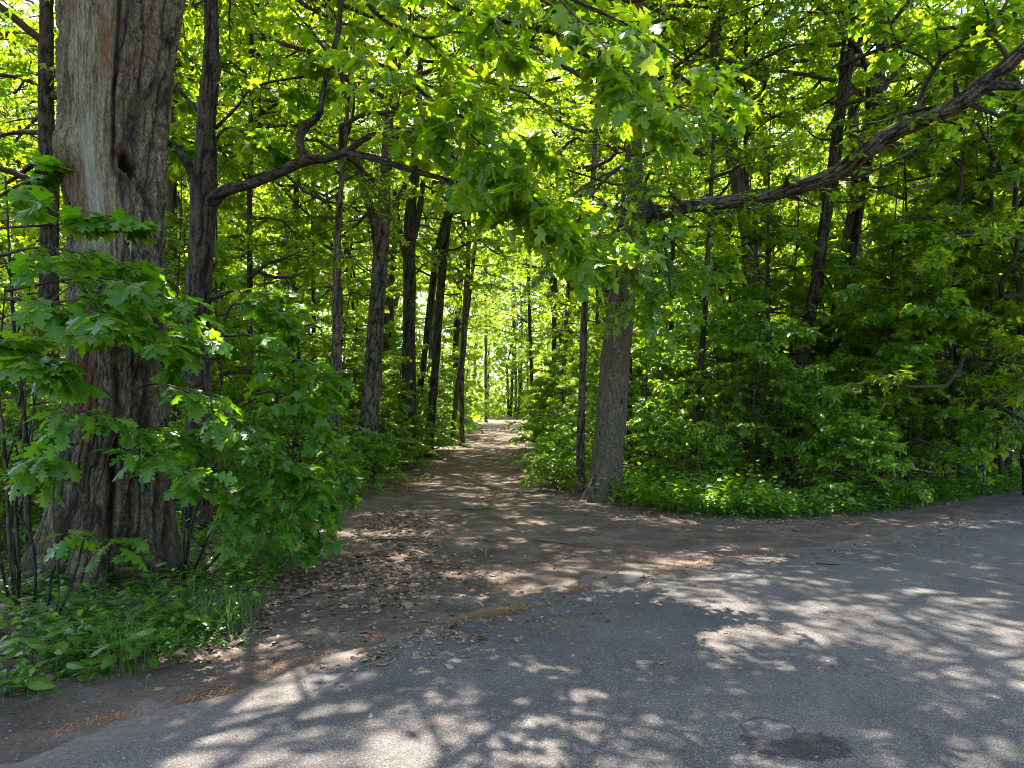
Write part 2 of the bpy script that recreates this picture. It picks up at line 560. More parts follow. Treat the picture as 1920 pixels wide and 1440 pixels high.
def ground_mats():
    # forest floor
    m, n, b = mat_new('forest_floor')
    v = coords(n)
    c = ramp(n, noise(n, 9, 8, .75, v), [(.32, (.035, .024, .016)), (.5, (.085, .06, .04)), (.68, (.17, .12, .085))])
    c2 = ramp(n, noise(n, 40, 5, .8, v), [(.35, (.4, .4, .4)), (.62, (1.6, 1.5, 1.4))])
    c = mixc(n, 1, c, c2, 'MULTIPLY')
    g = ramp(n, noise(n, 1.3, 4, .6, v), [(.5, (0, 0, 0)), (.65, (1, 1, 1))])
    c = mixc(n, math_(n, 'MULTIPLY', g, .45), c, (.03, .055, .012))
    n.links.new(c, b.inputs['Base Color'])
    b.inputs['Roughness'].default_value = .95
    bump(n, b, noise(n, 30, 6, .8, v), 1, .03)
    # dirt
    m2, n, b = mat_new('dirt')
    v = coords(n)
    c = ramp(n, noise(n, 2.2, 6, .65, v), [(.3, (.058, .041, .029)), (.5, (.105, .077, .057)), (.7, (.175, .136, .108))])
    c2 = ramp(n, noise(n, 55, 6, .8, v), [(.3, (.45, .43, .42)), (.6, (1.35, 1.3, 1.25))])
    c = mixc(n, 1, c, c2, 'MULTIPLY')
    vo = N_(n, 'ShaderNodeTexVoronoi')
    vo.inputs['Scale'].default_value = 45
    n.links.new(v, vo.inputs['Vector'])
    st = ramp(n, vo.outputs['Distance'], [(.12, (1, 1, 1)), (.22, (0, 0, 0))])
    rnd = ramp(n, vo.outputs['Color'], [(.6, (0, 0, 0)), (.75, (1, 1, 1))])
    c = mixc(n, math_(n, 'MULTIPLY', math_(n, 'MULTIPLY', st, rnd), .7), c, (.36, .32, .29))
    lt = ramp(n, noise(n, 14, 7, .8, v), [(.56, (0, 0, 0)), (.62, (1, 1, 1))])
    c = mixc(n, math_(n, 'MULTIPLY', lt, math_(n, 'ADD', attr(n, 'litter'), .15, True)), c, (.055, .037, .024))
    n.links.new(c, b.inputs['Base Color'])
    b.inputs['Roughness'].default_value = .95
    b.inputs['Specular IOR Level'].default_value = .2
    bump(n, b, math_(n, 'ADD', noise(n, 50, 6, .8, v), noise(n, 9, 4, .7, v)), 1, .022)
    # asphalt
    m3, n, b = mat_new('worn_asphalt')
    v = coords(n)
    vo = N_(n, 'ShaderNodeTexVoronoi')
    vo.inputs['Scale'].default_value = 150
    n.links.new(v, vo.inputs['Vector'])
    agg = ramp(n, vo.outputs['Color'], [(.25, (.060, .050, .043)), (.6, (.094, .080, .070)), (.8, (.122, .105, .092)), (.95, (.24, .21, .185))])
    vo2 = N_(n, 'ShaderNodeTexVoronoi')
    vo2.inputs['Scale'].default_value = 62
    n.links.new(v, vo2.inputs['Vector'])
    st = ramp(n, vo2.outputs['Distance'], [(.15, (1, 1, 1)), (.26, (0, 0, 0))])
    rnd = ramp(n, vo2.outputs['Color'], [(.72, (0, 0, 0)), (.8, (1, 1, 1))])
    c = mixc(n, math_(n, 'MULTIPLY', math_(n, 'MULTIPLY', st, rnd), .6), agg, (.26, .235, .21))
    big = ramp(n, noise(n, 1.1, 6, .65, v), [(.3, (.66, .66, .67)), (.7, (1.3, 1.27, 1.24))])
    c = mixc(n, 1, c, big, 'MULTIPLY')
    wv = N_(n, 'ShaderNodeVectorMath', operation='ADD')
    nz = N_(n, 'ShaderNodeTexNoise')
    nz.inputs['Scale'].default_value = 2.5
    nz.inputs['Detail'].default_value = 6
    n.links.new(v, nz.inputs['Vector'])
    n.links.new(v, wv.inputs[0])
    n.links.new(nz.outputs['Color'], wv.inputs[1])
    ck = N_(n, 'ShaderNodeTexVoronoi', feature='DISTANCE_TO_EDGE')
    ck.inputs['Scale'].default_value = .8
    n.links.new(wv.outputs[0], ck.inputs['Vector'])
    crk = ramp(n, ck.outputs['Distance'], [(.003, (1, 1, 1)), (.009, (0, 0, 0))])
    msk = ramp(n, noise(n, .7, 3, .6, v), [(.5, (0, 0, 0)), (.6, (1, 1, 1))])
    c = mixc(n, math_(n, 'MULTIPLY', math_(n, 'MULTIPLY', crk, msk), .55), c, (.02, .018, .016))
    wear = ramp(n, noise(n, 4.5, 5, .7, v), [(.52, (0, 0, 0)), (.7, (1, 1, 1))])
    c = mixc(n, math_(n, 'MULTIPLY', wear, .35), c, (.13, .115, .10))
    sp = ramp(n, noise(n, 30, 3, .6, v), [(.66, (0, 0, 0)), (.72, (1, 1, 1))])
    c = mixc(n, math_(n, 'MULTIPLY', sp, .6), c, (.045, .042, .04))
    dn = noise(n, 5, 8, .8, v)
    dirt = math_(n, 'ADD', attr(n, 'dirt'), math_(n, 'MULTIPLY', math_(n, 'SUBTRACT', dn, .5), 1.5))
    dirt = ramp(n, dirt, [(.3, (0, 0, 0)), (.75, (1, 1, 1))])
    dc = ramp(n, noise(n, 22, 6, .8, v), [(.3, (.07, .05, .036)), (.7, (.17, .132, .105))])
    c = mixc(n, dirt, c, dc)
    # tar and damp stain round the valve cover
    tn = noise(n, 9, 8, .8, v)
    tar = math_(n, 'ADD', attr(n, 'tar'), math_(n, 'MULTIPLY', math_(n, 'SUBTRACT', tn, .5), 1.7))
    tar = ramp(n, tar, [(.42, (0, 0, 0)), (.52, (1, 1, 1))])
    c = mixc(n, math_(n, 'MULTIPLY', tar, .9), c, mixc(n, 1, c, (.22, .19, .20), 'MULTIPLY'))
    n.links.new(c, b.inputs['Base Color'])
    b.inputs['Roughness'].default_value = .82
    b.inputs['Specular IOR Level'].default_value = .35
    h = math_(n, 'ADD', math_(n, 'MULTIPLY', vo.outputs['Distance'], -1.2), noise(n, 120, 4, .7, v))
    bump(n, b, h, .9, .006)
    return m, m2, m3


M_FLOOR, M_DIRT, M_ASPH = ground_mats()

# ------------------------------------------------------------------ ground layout
E0, ED, EN = np.array([-.59, 5.04]), np.array([.785, .6195]), np.array([.6195, -.785])   # asphalt edge, its direction, towards the camera


def edge_off(s):
    return -.6 * np.exp(-((s - 2.6) / 2.3) ** 2) + .22 * np.exp(-((s + 2.4) / 1.6) ** 2) + (vnoise(s * 1.3, 0 * s, 0 * s) - .5) * .22


def road_xy(s, t):
    return E0[0] + ED[0] * s + EN[0] * t, E0[1] + ED[1] * s + EN[1] * t


LEFT = [(-30, -17.5), (-8, -.6), (-4.2, 2.6), (-2.9, 3.75), (-2.15, 4.55), (-1.95, 5.3), (-2.0, 6.2), (-2.15, 7.4), (-2.45, 9), (-3.1, 12), (-3.2, 17), (-3.1, 25), (-2.8, 40), (-2.6, 70), (-2.2, 104)]
RIGHT = [(1.9, 104), (1.3, 70), (1.05, 40), (.85, 25), (.72, 18), (.9, 14.5), (1.35, 12.7), (2.2, 11.0), (3.6, 10.35), (4.9, 10.6), (6.2, 11.3), (9.3, 13.6), (16, 19.2), (40, 38.2), (60, 54)]
OPEN = np.array(LEFT + [(-14, 106), (-14, 111), (20, 111), (20, 106)] + RIGHT + [(60, 40), (30, 17), (8, 0), (-2, -8), (-30, -30)])


def open_dist(x, y):
    """signed distance to the edge of the open ground: positive inside the vegetation"""
    x, y = np.asarray(x, float), np.asarray(y, float)
    sh = x.shape
    x, y = x.ravel(), y.ravel()
    inside = np.zeros(len(x), bool)
    dmin = np.full(len(x), 1e9)
    n = len(OPEN)
    for i in range(n):
        (x0, y0), (x1, y1) = OPEN[i], OPEN[(i + 1) % n]
        c = ((y0 > y) != (y1 > y))
        xi = (x1 - x0) * (y - y0) / ((y1 - y0) if y1 != y0 else 1e-9) + x0
        inside ^= c & (x < xi)
        dx, dy = x1 - x0, y1 - y0
        u = np.clip(((x - x0) * dx + (y - y0) * dy) / (dx * dx + dy * dy), 0, 1)
        dmin = np.minimum(dmin, np.hypot(x - x0 - u * dx, y - y0 - u * dy))
    return np.where(inside, -dmin, dmin).reshape(sh)


def floor_z(x, y):
    d = open_dist(x, y)
    far = sstep(0, 2.5, d)
    return np.where(d < 0, np.maximum(d * .3, -.07), 0) + .02 * sstep(-.2, .25, d) + far * ((fbm(x * .35, y * .35, 0 * x, 3) - .42) * .35 + .05)


def axis_pts(segs):
    out = [segs[0][0]]
    for a, b_, st in segs:
        n = max(1, int(round((b_ - a) / st)))
        out += list(a + (b_ - a) * (np.arange(n) + 1) / n)
    return np.array(out)


def grid_mesh(name, X, Y, Z, mat, attrs=None):
    ny, nx = X.shape
    V = np.stack([X, Y, Z], -1).reshape(-1, 3)
    i = np.arange(ny - 1)[:, None] * nx
    j = np.arange(nx - 1)[None]
    Q = np.stack([i + j, i + j + 1, i + nx + j + 1, i + nx + j], -1).reshape(-1, 4)
    return mesh_of(name, V, Q, 4, mat, {k: ('POINT', v.ravel()) for k, v in (attrs or {}).items()}, True)


gx = axis_pts([(-400, -100, 50), (-100, -40, 5), (-40, -8, 1), (-8, 10, .12), (10, 45, 1), (45, 100, 5), (100, 400, 50)])
gy = axis_pts([(-300, -40, 40), (-40, -5, 4), (-5, 1, .5), (1, 16, .12), (16, 45, .6), (45, 130, 2.5), (130, 600, 60)])
X, Y = np.meshgrid(gx, gy)
obj('forest_floor', grid_mesh('forest_floor', X, Y, floor_z(X, Y), M_FLOOR), kind='structure')

# dirt track and apron: one sheet that dips under the forest floor where the vegetation starts
px_ = axis_pts([(-9, -4.5, .3), (-4.5, 10.5, .07), (10.5, 60, 1.5)])
py_ = axis_pts([(-6, 1, .6), (1, 17, .07), (17, 40, .3), (40, 116, 1.0)])
X, Y = np.meshgrid(px_, py_)
d = open_dist(X, Y) + (fbm(X * 1.4, Y * 1.4, 0 * X, 3) - .5) * .5
cx_ = np.interp(Y, [9, 12, 17, 25, 40, 104], [-.6, -1.1, -1.5, -1.35, -1.05, -.15])
rut = -.03 * (np.exp(-((X - cx_ - .75) / .3) ** 2) + np.exp(-((X - cx_ + .75) / .3) ** 2)) * sstep(8, 12, Y)
Z = (fbm(X * .9, Y * .9, 0 * X + 3, 4) - .5) * .05 + (fbm(X * 9, Y * 9, 0 * X, 2) - .5) * .012 + rut - .085 * sstep(-.1, .5, d)
Z += -.0006 * np.clip(Y - 30, 0, 100)
rs = (X - E0[0]) * ED[0] + (Y - E0[1]) * ED[1]
rt = (X - E0[0]) * EN[0] + (Y - E0[1]) * EN[1] - edge_off(rs)
Z -= .05 * sstep(0.05, .5, rt)
lit = sstep(-1.5, 0, d) * .85 + .25 * sstep(7, 9, Y) * sstep(3, 1, np.abs(rt))
obj('dirt_path', grid_mesh('dirt_path', X, Y, Z, M_DIRT, {'litter': lit}), kind='structure')


def path_z(x, y):
    return (fbm(x * .9, y * .9, 0 * x + 3, 4) - .5) * .05


# road
ss = axis_pts([(-40, -8, 1), (-8, 16, .06), (16, 80, 1)])
tt = axis_pts([(-1.3, 4.6, .06), (4.6, 7.2, .3)])
Sg, Tg = np.meshgrid(ss, tt)
X, Y = road_xy(Sg, Tg)
e = Tg - edge_off(Sg) + (fbm(X * 3, Y * 3, 0 * X, 3) - .5) * .25
Z = .006 + .02 * sstep(0, 1.2, e) - .05 * sstep(.04, -.25, e) + (fbm(X * .6, Y * .6, 0 * X + 9, 2) - .5) * .012
Z = np.where(Tg > 6.7, -.05, Z)
vc = G(1440, 1378)
tar = np.exp(-(((X - vc[0] - .07) / .29) ** 2 + ((Y - vc[1] + .17) / .16) ** 2) ** 1.2)
dirt = 1.0 - .75 * sstep(-.1, .35, e) - .35 * sstep(.3, 1.5, e)
obj('road', grid_mesh('road', X, Y, Z, M_ASPH, {'dirt': dirt, 'tar': tar}), kind='structure')
ROADZ = .026

# ------------------------------------------------------------------ the big old tree at the roadside
CX, CY = (215 - 960) / FPX * 6.75, 6.75


def oldp(px, py, wpx, Y=6.75):
    p = P(px, py, Y)
    return (p[0], p[1], p[2], wpx * .87 / 2 / FPX * Y)


TH0 = math.atan2(-CY, -CX)        # the side that faces the road


def old_shape(TH, SS, C, RR):
    Zc = C[:, 2][:, None] + 0 * TH
    rel = (TH - TH0 + PI) % (2 * PI) - PI            # 0 = towards the road, negative = screen left
    py = HY - (Zc - EYE) / (CY - .42) * FPX
    nz = (fbm(np.cos(TH) * 2, np.sin(TH) * 2, Zc * 1.6, 4) - .5)
    ex = 0.05 * np.sin(3 * TH + .8 + Zc * .35) * sstep(0, 3, 3.2 - Zc) + .03 * np.sin(5 * TH + Zc * .5)
    # root flare lobes
    fl = sstep(1.2, -.1, Zc)
    ex = ex + fl * fl * .16 * (np.cos(5 * (TH - TH0) + .9) + .35)
    deep_cut = np.exp(-((rel - .05 + nz * .3) / .07) ** 2) * sstep(-.1, .25, Zc) * sstep(1.9, 1.0, Zc)
    ex = ex - .14 * deep_cut
    # bare strip
    bl = sstep(-1.25, -1.1, rel + nz * .35) * sstep(.02, -.10, rel + nz * .5) * sstep(500, 430, py + nz * 200)
    ex = ex - .02 * bl
    wood = (vnoise(np.cos(TH) * 14, np.sin(TH) * 14, Zc * .5) - .5) * .03 + (vnoise(np.cos(TH) * 34, np.sin(TH) * 34, Zc * 1.0) - .5) * .012
    ex = ex + wood * bl
    pale = sstep(-.72, -.62, rel + nz * .2) * sstep(-.27, -.38, rel + nz * .2) * sstep(190, 240, py) * sstep(480, 440, py)
    # long crevice between wood and bark
    crev = np.exp(-((rel + .04 + nz * .15) / .035) ** 2) * sstep(-260, 0, py) * sstep(350, 290, py)
    ex = ex - .07 * crev
    lipl = np.exp(-((rel - .07 + nz * .15) / .08) ** 2) * sstep(360, 300, py)
    ex = ex + .03 * lipl
    crev2 = np.exp(-((rel - .75 + (py - 200) * .0012 + nz * .25) / .03) ** 2) * sstep(480, 420, py)
    ex = ex - .05 * crev2
    # rust patches
    rust = np.exp(-(((rel + .22 + nz * .3) / .12) ** 4 + ((py - 92) / 52) ** 4))
    rust = np.maximum(rust, .8 * np.exp(-(((rel + .02) / .05) ** 4 + ((py - 262) / 42) ** 4)))
    rust = np.maximum(rust, .9 * np.exp(-(((rel + .95 + nz * .25) / .28) ** 4 + ((py - 345) / 68) ** 4)) * .55)
    lowr = np.exp(-(((rel + .72 + nz * .3) / .33) ** 4 + ((py - 690) / 95) ** 4))
    rust = np.maximum(rust, lowr)
    ex = ex - .05 * lowr
    # burl on the left flank
    burl = np.exp(-(((rel + 1.15) / .28) ** 2 + ((py - 262) / 30) ** 2))
    ex = ex + .10 * burl
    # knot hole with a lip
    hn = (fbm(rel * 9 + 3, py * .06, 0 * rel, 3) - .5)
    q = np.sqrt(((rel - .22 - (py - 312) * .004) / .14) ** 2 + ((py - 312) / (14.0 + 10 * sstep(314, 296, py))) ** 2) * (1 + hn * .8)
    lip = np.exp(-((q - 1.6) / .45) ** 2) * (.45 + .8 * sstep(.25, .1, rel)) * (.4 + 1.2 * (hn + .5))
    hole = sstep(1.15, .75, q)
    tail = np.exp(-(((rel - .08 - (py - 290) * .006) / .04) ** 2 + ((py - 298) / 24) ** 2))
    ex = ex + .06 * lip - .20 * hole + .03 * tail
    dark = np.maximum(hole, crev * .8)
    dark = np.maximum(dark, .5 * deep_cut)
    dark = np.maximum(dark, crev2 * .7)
    fac = (1 - .85 * np.clip(bl + burl * .6, 0, 1)) * (1 - .8 * sstep(3.2, 1.8, q))
    return ex, {'bare': bl * (1 - .3 * pale), 'pale': pale * .85, 'rust': np.clip(rust, 0, 1) * .85, 'dark': dark}, fac * 1.0


old = thing('old_maple_tree', 'massive old tree with a bare weathered wood strip and a knot hole, beside the road', 'tree', (CX, CY, 0))
oldpts = [oldp(200, 1130, 300), oldp(197, 1085, 262), oldp(200, 1030, 236), oldp(206, 960, 222), oldp(212, 880, 206), oldp(218, 780, 190), oldp(220, 680, 184),
          oldp(222, 560, 182), oldp(224, 450, 184), oldp(219, 330, 198), oldp(218, 250, 206), oldp(224, 120, 222), oldp(232, 0, 244), oldp(238, -120, 262), oldp(242, -260, 240), oldp(246, -420, 150)]
o = obj('trunk', bark_tube('old_trunk', oldpts, 300, .02, M_OLD, .036, 12, 3.0, old_shape), old, (-CX, -CY, 0))


def limb(parent, pts, mat, nar=14, step=.05, amp=.006, scale=26, seed=1., name='limb'):
    pl = parent.location
    return obj(name, bark_tube(name, pts, nar, step, mat, amp, scale, seed), parent, (-pl[0], -pl[1], -pl[2]))


def pp(L, Y=None):
    """rows (px,py,Y,width px) -> points with radius"""
    out = []
    for r in L:
        p = P(r[0], r[1], r[2])
        out.append((*p, r[3] / 2 / FPX * r[2]))
    return out


def poly(pts, m):
    D = catmull(pts, .05)
    i = np.linspace(0, len(D) - 1, m).round().astype(int)
    return D[i, :3][None], D[i, 3][None]


def leafy(parent, limbs, sub=(7, .15, 1, .9, .34), twg=(6, .1, 1, .8, .34), k=8, size=.12, tmpl=MAPLE_MID, mat=M_MAPLE, bark=None, droop=.25, rise=0., name='crown', tw_max=.7, sub_max=2.2, rnd=None, spray=None):
    """side branches, twigs and leaves on a list of limb polylines (each rows x,y,z,r)"""
    tubes, LP = [], []
    for pts in limbs:
        Pl, Rd = poly(pts, 8)
        s, sr = offshoots(Pl, Rd, sub[0], sub[1], sub[2], sub[3], sub[4], 5, rise, .15, .3, .25, sub_max, .55)
        t, tr = offshoots(np.concatenate([s, ]), sr, twg[0], twg[1], twg[2], twg[3], twg[4], 4, 0, .2, .3, .12, tw_max, .5)
        tubes += [tube_batch(s, sr, 5), tube_batch(t, tr, 3)]
        end = np.concatenate([s[:, -3:], ], 1)
        LP.append(leaves_on(t, k, size, .1, .6, .42, droop))
        LP.append(leaves_on(s, k + 2, size, .3, .6, .42, droop))
    V, Q = merge_quads(tubes)
    pl = parent.location
    off = (-pl[0], -pl[1], -pl[2])
    attrs = {'deep': ('POINT', np.zeros(len(V)))}
    obj('twigs', mesh_of('twigs', V, Q, 4, bark or M_DARK, attrs, True), parent, off, kind='stuff')
    pos, ax, up, sz = [np.concatenate([a[i] for a in LP]) for i in range(4)]
    return obj(name, leaf_mesh(name, pos, ax, up, sz, tmpl, mat), parent, off, kind='stuff')


# ------------------------------------------------------------------ shared crowns
def crown_template(tag, base, top, rad, nl, leafn, lsize, subk=9, twk=7, tmpl=MAPLE_LOW, mat=M_CROWN, bark=M_DARK, rise0=.55, flat=False, maxsub=2.6):
    """limbs round a vertical axis between base and top; returns wood mesh, leaf mesh"""
    t = (np.arange(nl) + rng.random(nl) * .7) / nl
    z = base + (top - base) * t * .92
    az = np.arange(nl) * 2.4 + rng.normal(0, .4, nl)
    prof = np.sin(PI * np.clip(t * .8 + .18, 0, 1)) ** .7 if not flat else (1 - .65 * t)
    L = rad * prof * (.7 + .5 * rng.random(nl))
    rise = rise0 * (.3 + t) + rng.normal(0, .12, nl)
    m = 7
    u = np.linspace(0, 1, m)
    Pl = np.zeros((nl, m, 3))
    wob = rng.normal(0, .10, (nl, 3))
    wob2 = rng.normal(0, .06, (nl, 3))
    for i, x in enumerate(u):
        dirv = np.stack([np.cos(az), np.sin(az), rise * (1.3 - .8 * x)], 1)
        Pl[:, i] = np.stack([0 * z, 0 * z, z], 1) + (dirv * x + wob * x * x + wob2 * np.sin(x * 7)[..., None]) * L[:, None]
    r0 = .012 + .013 * L
    Rd = r0[:, None] * np.linspace(1, .3, m)[None]
    s, sr = offshoots(Pl, Rd, subk, .22, 1, .85, .38, 5, .1, .12, .35, .25, maxsub, .5)
    tips = Pl[:, -4:]
    t_, tr = offshoots(s, sr, twk, .1, 1, .8, .38, 3, 0, .2, .35, .14, .8, .5)
    V, Q = merge_quads([tube_batch(Pl, Rd, 6), tube_batch(s, sr, 4), tube_batch(t_, tr, 3)])
    wood = mesh_of(tag + '_branches', V, Q, 4, bark, {'deep': ('POINT', np.zeros(len(V)))}, True)
    A = [leaves_on(t_, leafn, lsize, .1, .7, .5, .3), leaves_on(s, leafn, lsize, .35, .7, .5, .3)]
    pos, ax, up, sz = [np.concatenate([a[i] for a in A]) for i in range(4)]
    lv = leaf_mesh(tag + '_leaves', pos, ax, up, sz, tmpl, mat)
    return wood, lv


CROWNS = [crown_template('crown_a', 6, 17, 4.0, 22, 6, .14, 8, 6), crown_template('crown_b', 7.5, 18, 3.6, 22, 6, .14, 8, 6),
          crown_template('crown_c', 4.5, 15, 3.4, 24, 6, .13, 8, 6), crown_template('crown_d', 5, 17, 4.4, 22, 7, .14, 8, 6, tmpl=KITE),
          crown_template('crown_e', 3.2, 13, 3.0, 24, 6, .13, 8, 6)]
UNDER = [crown_template('under_a', .9, 4.6, 1.9, 15, 8, .105, 6, 5, MAPLE_LOW, M_UNDER, M_DARK, .22, True, 1.1),
         crown_template('under_b', 1.2, 6.5, 2.3, 18, 8, .105, 6, 6, KITE, M_UNDER, M_DARK, .3, True, 1.2),
         crown_template('under_c', .5, 3.2, 1.5, 14, 8, .10, 5, 5, OVAL, M_UNDER, M_DARK, .3, True, .9),
         crown_template('under_d', 1.6, 8.0, 2.6, 20, 8, .12, 6, 6, MAPLE_LOW, M_CROWN, M_DARK, .35, True, 1.3),
         crown_template('bush_e', .15, 1.9, 1.3, 14, 8, .085, 5, 5, OVAL, M_UNDER, M_DARK, .8, True, .7)]

# the old tree carries a high crown that shades the road
oc = obj('branches', crown_template('old_crown', 6.8, 15.5, 6.5, 31, 7, .125, 9, 7, MAPLE_LOW, M_CROWN, M_DARK, .5)[0], old, (.1, 0, 0), kind='stuff')
ocw = bpy.data.meshes['old_crown_leaves']
obj('crown', ocw, old, (.1, 0, 0), kind='stuff')
limb(old, [(CX + .35, CY - .1, 5.2, .16), (CX + .62, CY - .25, 5.9, .13), (CX + 1.2, CY - .6, 7.2, .11), (CX + 2.2, CY - 1.0, 8.6, .08), (CX + 3.5, CY - 1.2, 9.6, .04)], M_OLD, 24, .04, .012, 18)
# boughs that hang into the view from above the track
hang = [pp([(700, -130, 7.4, 20), (840, 2, 7.2, 13), (900, 28, 7.1, 12), (960, 43, 7.0, 11), (1030, 58, 6.9, 10), (1080, 95, 6.8, 8), (1150, 122, 6.7, 5), (1230, 134, 6.6, 3)]),
        pp([(1030, 58, 6.9, 7), (1065, 85, 6.8, 5), (1120, 120, 6.6, 4), (1180, 170, 6.4, 3), (1230, 240, 6.3, 2)]),
        pp([(960, 43, 7.0, 8), (1010, 20, 7.0, 6), (1070, -20, 7.0, 5), (1150, -60, 7, 4)]),
        pp([(700, -130, 7.4, 14), (880, -60, 6.6, 10), (1050, -10, 6.2, 7), (1180, 50, 6.0, 5), (1290, 120, 5.9, 3)]),
        pp([(640, -90, 7.6, 12), (700, 20, 7.6, 8), (790, 70, 7.5, 6), (860, 60, 7.4, 5), (980, 95, 7.3, 3)])]
for h in hang:
    limb(old, h, M_DARK, 10, .05, .003, 40)
leafy(old, hang, (8, .2, 1, .8, .32), (6, .1, 1, .8, .36), 6, .125, MAPLE_MID, M_MAPLE, tw_max=.6, sub_max=1.3, droop=.45, name='leaves')

# ------------------------------------------------------------------ dark maple behind it with the long bent limb
dm_base = P(380, HY + EYE * FPX / 9.2, 9.2)
dm = thing('dark_bark_maple', 'dark barked maple whose bent limb reaches over the track, close behind the massive old tree', 'tree', tuple(dm_base))
dmt = pp([(372, 1010, 9.2, 62), (372, 900, 9.2, 52), (370, 700, 9.2, 47), (372, 560, 9.2, 46), (380, 420, 9.2, 50), (384, 340, 9.2, 46), (386, 250, 9.2, 34), (394, 150, 9.2, 33), (398, 60, 9.2, 27), (396, -20, 9.2, 25), (400, -300, 9.2, 20), (396, -600, 9.2, 14)])
obj('trunk', bark_tube('dm_trunk', dmt, 48, .035, M_DARK, .014, 20, 5.), dm, tuple(-dm_base))
L1 = pp([(388, 388, 9.2, 36), (420, 358, 9.1, 26), (470, 345, 9.0, 22), (520, 325, 8.9, 22), (570, 302, 8.7, 24), (610, 298, 8.6, 17), (650, 284, 8.5, 15), (700, 253, 8.3, 12), (760, 262, 8.1, 9), (830, 285, 7.8, 7), (900, 320, 7.6, 5), (960, 350, 7.4, 3)])
L2 = pp([(645, 286, 8.5, 11), (700, 298, 8.3, 11), (770, 318, 8.1, 11), (850, 342, 7.9, 10), (900, 360, 7.8, 8), (960, 380, 7.6, 5), (1030, 420, 7.4, 3)])
L3 = pp([(572, 303, 8.7, 17), (562, 262, 8.7, 15), (575, 236, 8.7, 17), (598, 215, 8.6, 13), (608, 160, 8.6, 11), (620, 110, 8.5, 10), (634, 60, 8.5, 10), (640, 0, 8.4, 9), (655, -80, 8.3, 7), (700, -180, 8, 5)])
L4 = pp([(617, 108, 8.5, 7), (680, 112, 8.2, 8), (750, 138, 7.9, 8), (800, 180, 7.7, 7), (850, 212, 7.5, 6), (920, 235, 7.2, 4), (1000, 262, 7.0, 2)])
L5 = pp([(372, 345, 9.2, 22), (350, 305, 9.2, 18), (325, 272, 9.3, 13), (290, 255, 9.5, 8)])
L6 = pp([(378, 215, 9.2, 12), (350, 185, 9.3, 8), (322, 158, 9.4, 6), (280, 120, 9.6, 4)])
L7 = pp([(395, 560, 9.2, 14), (430, 548, 9.1, 7), (470, 545, 9.0, 5), (540, 556, 8.8, 3)])
L8 = pp([(400, 270, 9.2, 8), (425, 240, 9.2, 6), (470, 255, 9.1, 5), (520, 285, 9, 3)])
L9 = pp([(404, 240, 9.2, 9), (440, 205, 9.1, 6), (475, 165, 9, 5), (540, 148, 8.9, 5), (610, 142, 8.8, 3)])
L10 = pp([(850, 342, 7.9, 6), (930, 350, 7.6, 5), (1000, 372, 7.3, 5), (1060, 420, 7.2, 4), (1130, 480, 7.1, 3)])
L11 = pp([(800, 180, 7.7, 5), (860, 230, 7.4, 5), (930, 300, 7.2, 4), (990, 360, 7.0, 4), (1050, 420, 6.9, 3)])
L1 = [(q[0], q[1], q[2], q[3] * .88) for q in L1]
allL = [L1, L2, L3, L4, L5, L6, L7, L8, L9, L10, L11]
for i, l in enumerate(allL):
    limb(dm, l, M_DARK, 16 if i < 3 else 10, .04, .006, 30, i)
leafy(dm, [L4, L1[6:], L10, L11, L2[2:]], (10, .1, 1, .8, .34), (6, .1, 1, .8, .36), 6, .13, MAPLE_MID, M_MAPLE, tw_max=.55, sub_max=1.25, droop=.4, name='leaves')
leafy(dm, [L3, L5, L6, L7, L8, L9], (7, .3, 1, .8, .34), (5, .1, 1, .8, .36), 6, .12, MAPLE_MID, M_MAPLE, tw_max=.5, sub_max=.9, droop=.35, name='leaves')
obj('branches', CROWNS[0][0], dm, (.1, 0, .8), kind='stuff')
obj('crown', CROWNS[0][1], dm, (.1, 0, .8), kind='stuff')

# ------------------------------------------------------------------ leaning tree right of the track with the great limb
rb = P(1140, HY + EYE * FPX / 12.7, 12.7)
rt_ = thing('limbed_maple', 'grey barked maple with a great bare limb sweeping over the road, at the track mouth', 'tree', tuple(rb))
rtp = pp([(1132, 955, 12.7, 82), (1134, 920, 12.7, 66), (1140, 850, 12.7, 59), (1147, 760, 12.7, 57), (1153, 680, 12.7, 56), (1162, 600, 12.7, 53), (1173, 500, 12.7, 49), (1182, 430, 12.7, 50), (1186, 390, 12.7, 46), (1186, 340, 12.7, 40), (1190, 250, 12.7, 27), (1196, 150, 12.7, 24), (1198, 0, 12.7, 20), (1200, -250, 12.7, 13)])


def rshape(TH, SS, C, RR):
    Zc = C[:, 2][:, None] + 0 * TH
    th0 = math.atan2(-12.7, -rb[0])
    rel = (TH - th0 + PI) % (2 * PI) - PI
    fl = sstep(.55, -.1, Zc)
    ex = fl * fl * .07 * (np.cos(4 * rel + 1) + .3)
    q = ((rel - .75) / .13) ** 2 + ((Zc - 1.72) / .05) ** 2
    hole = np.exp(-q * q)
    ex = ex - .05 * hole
    return ex, {'deep': np.clip(hole, 0, 1)}, 1.0


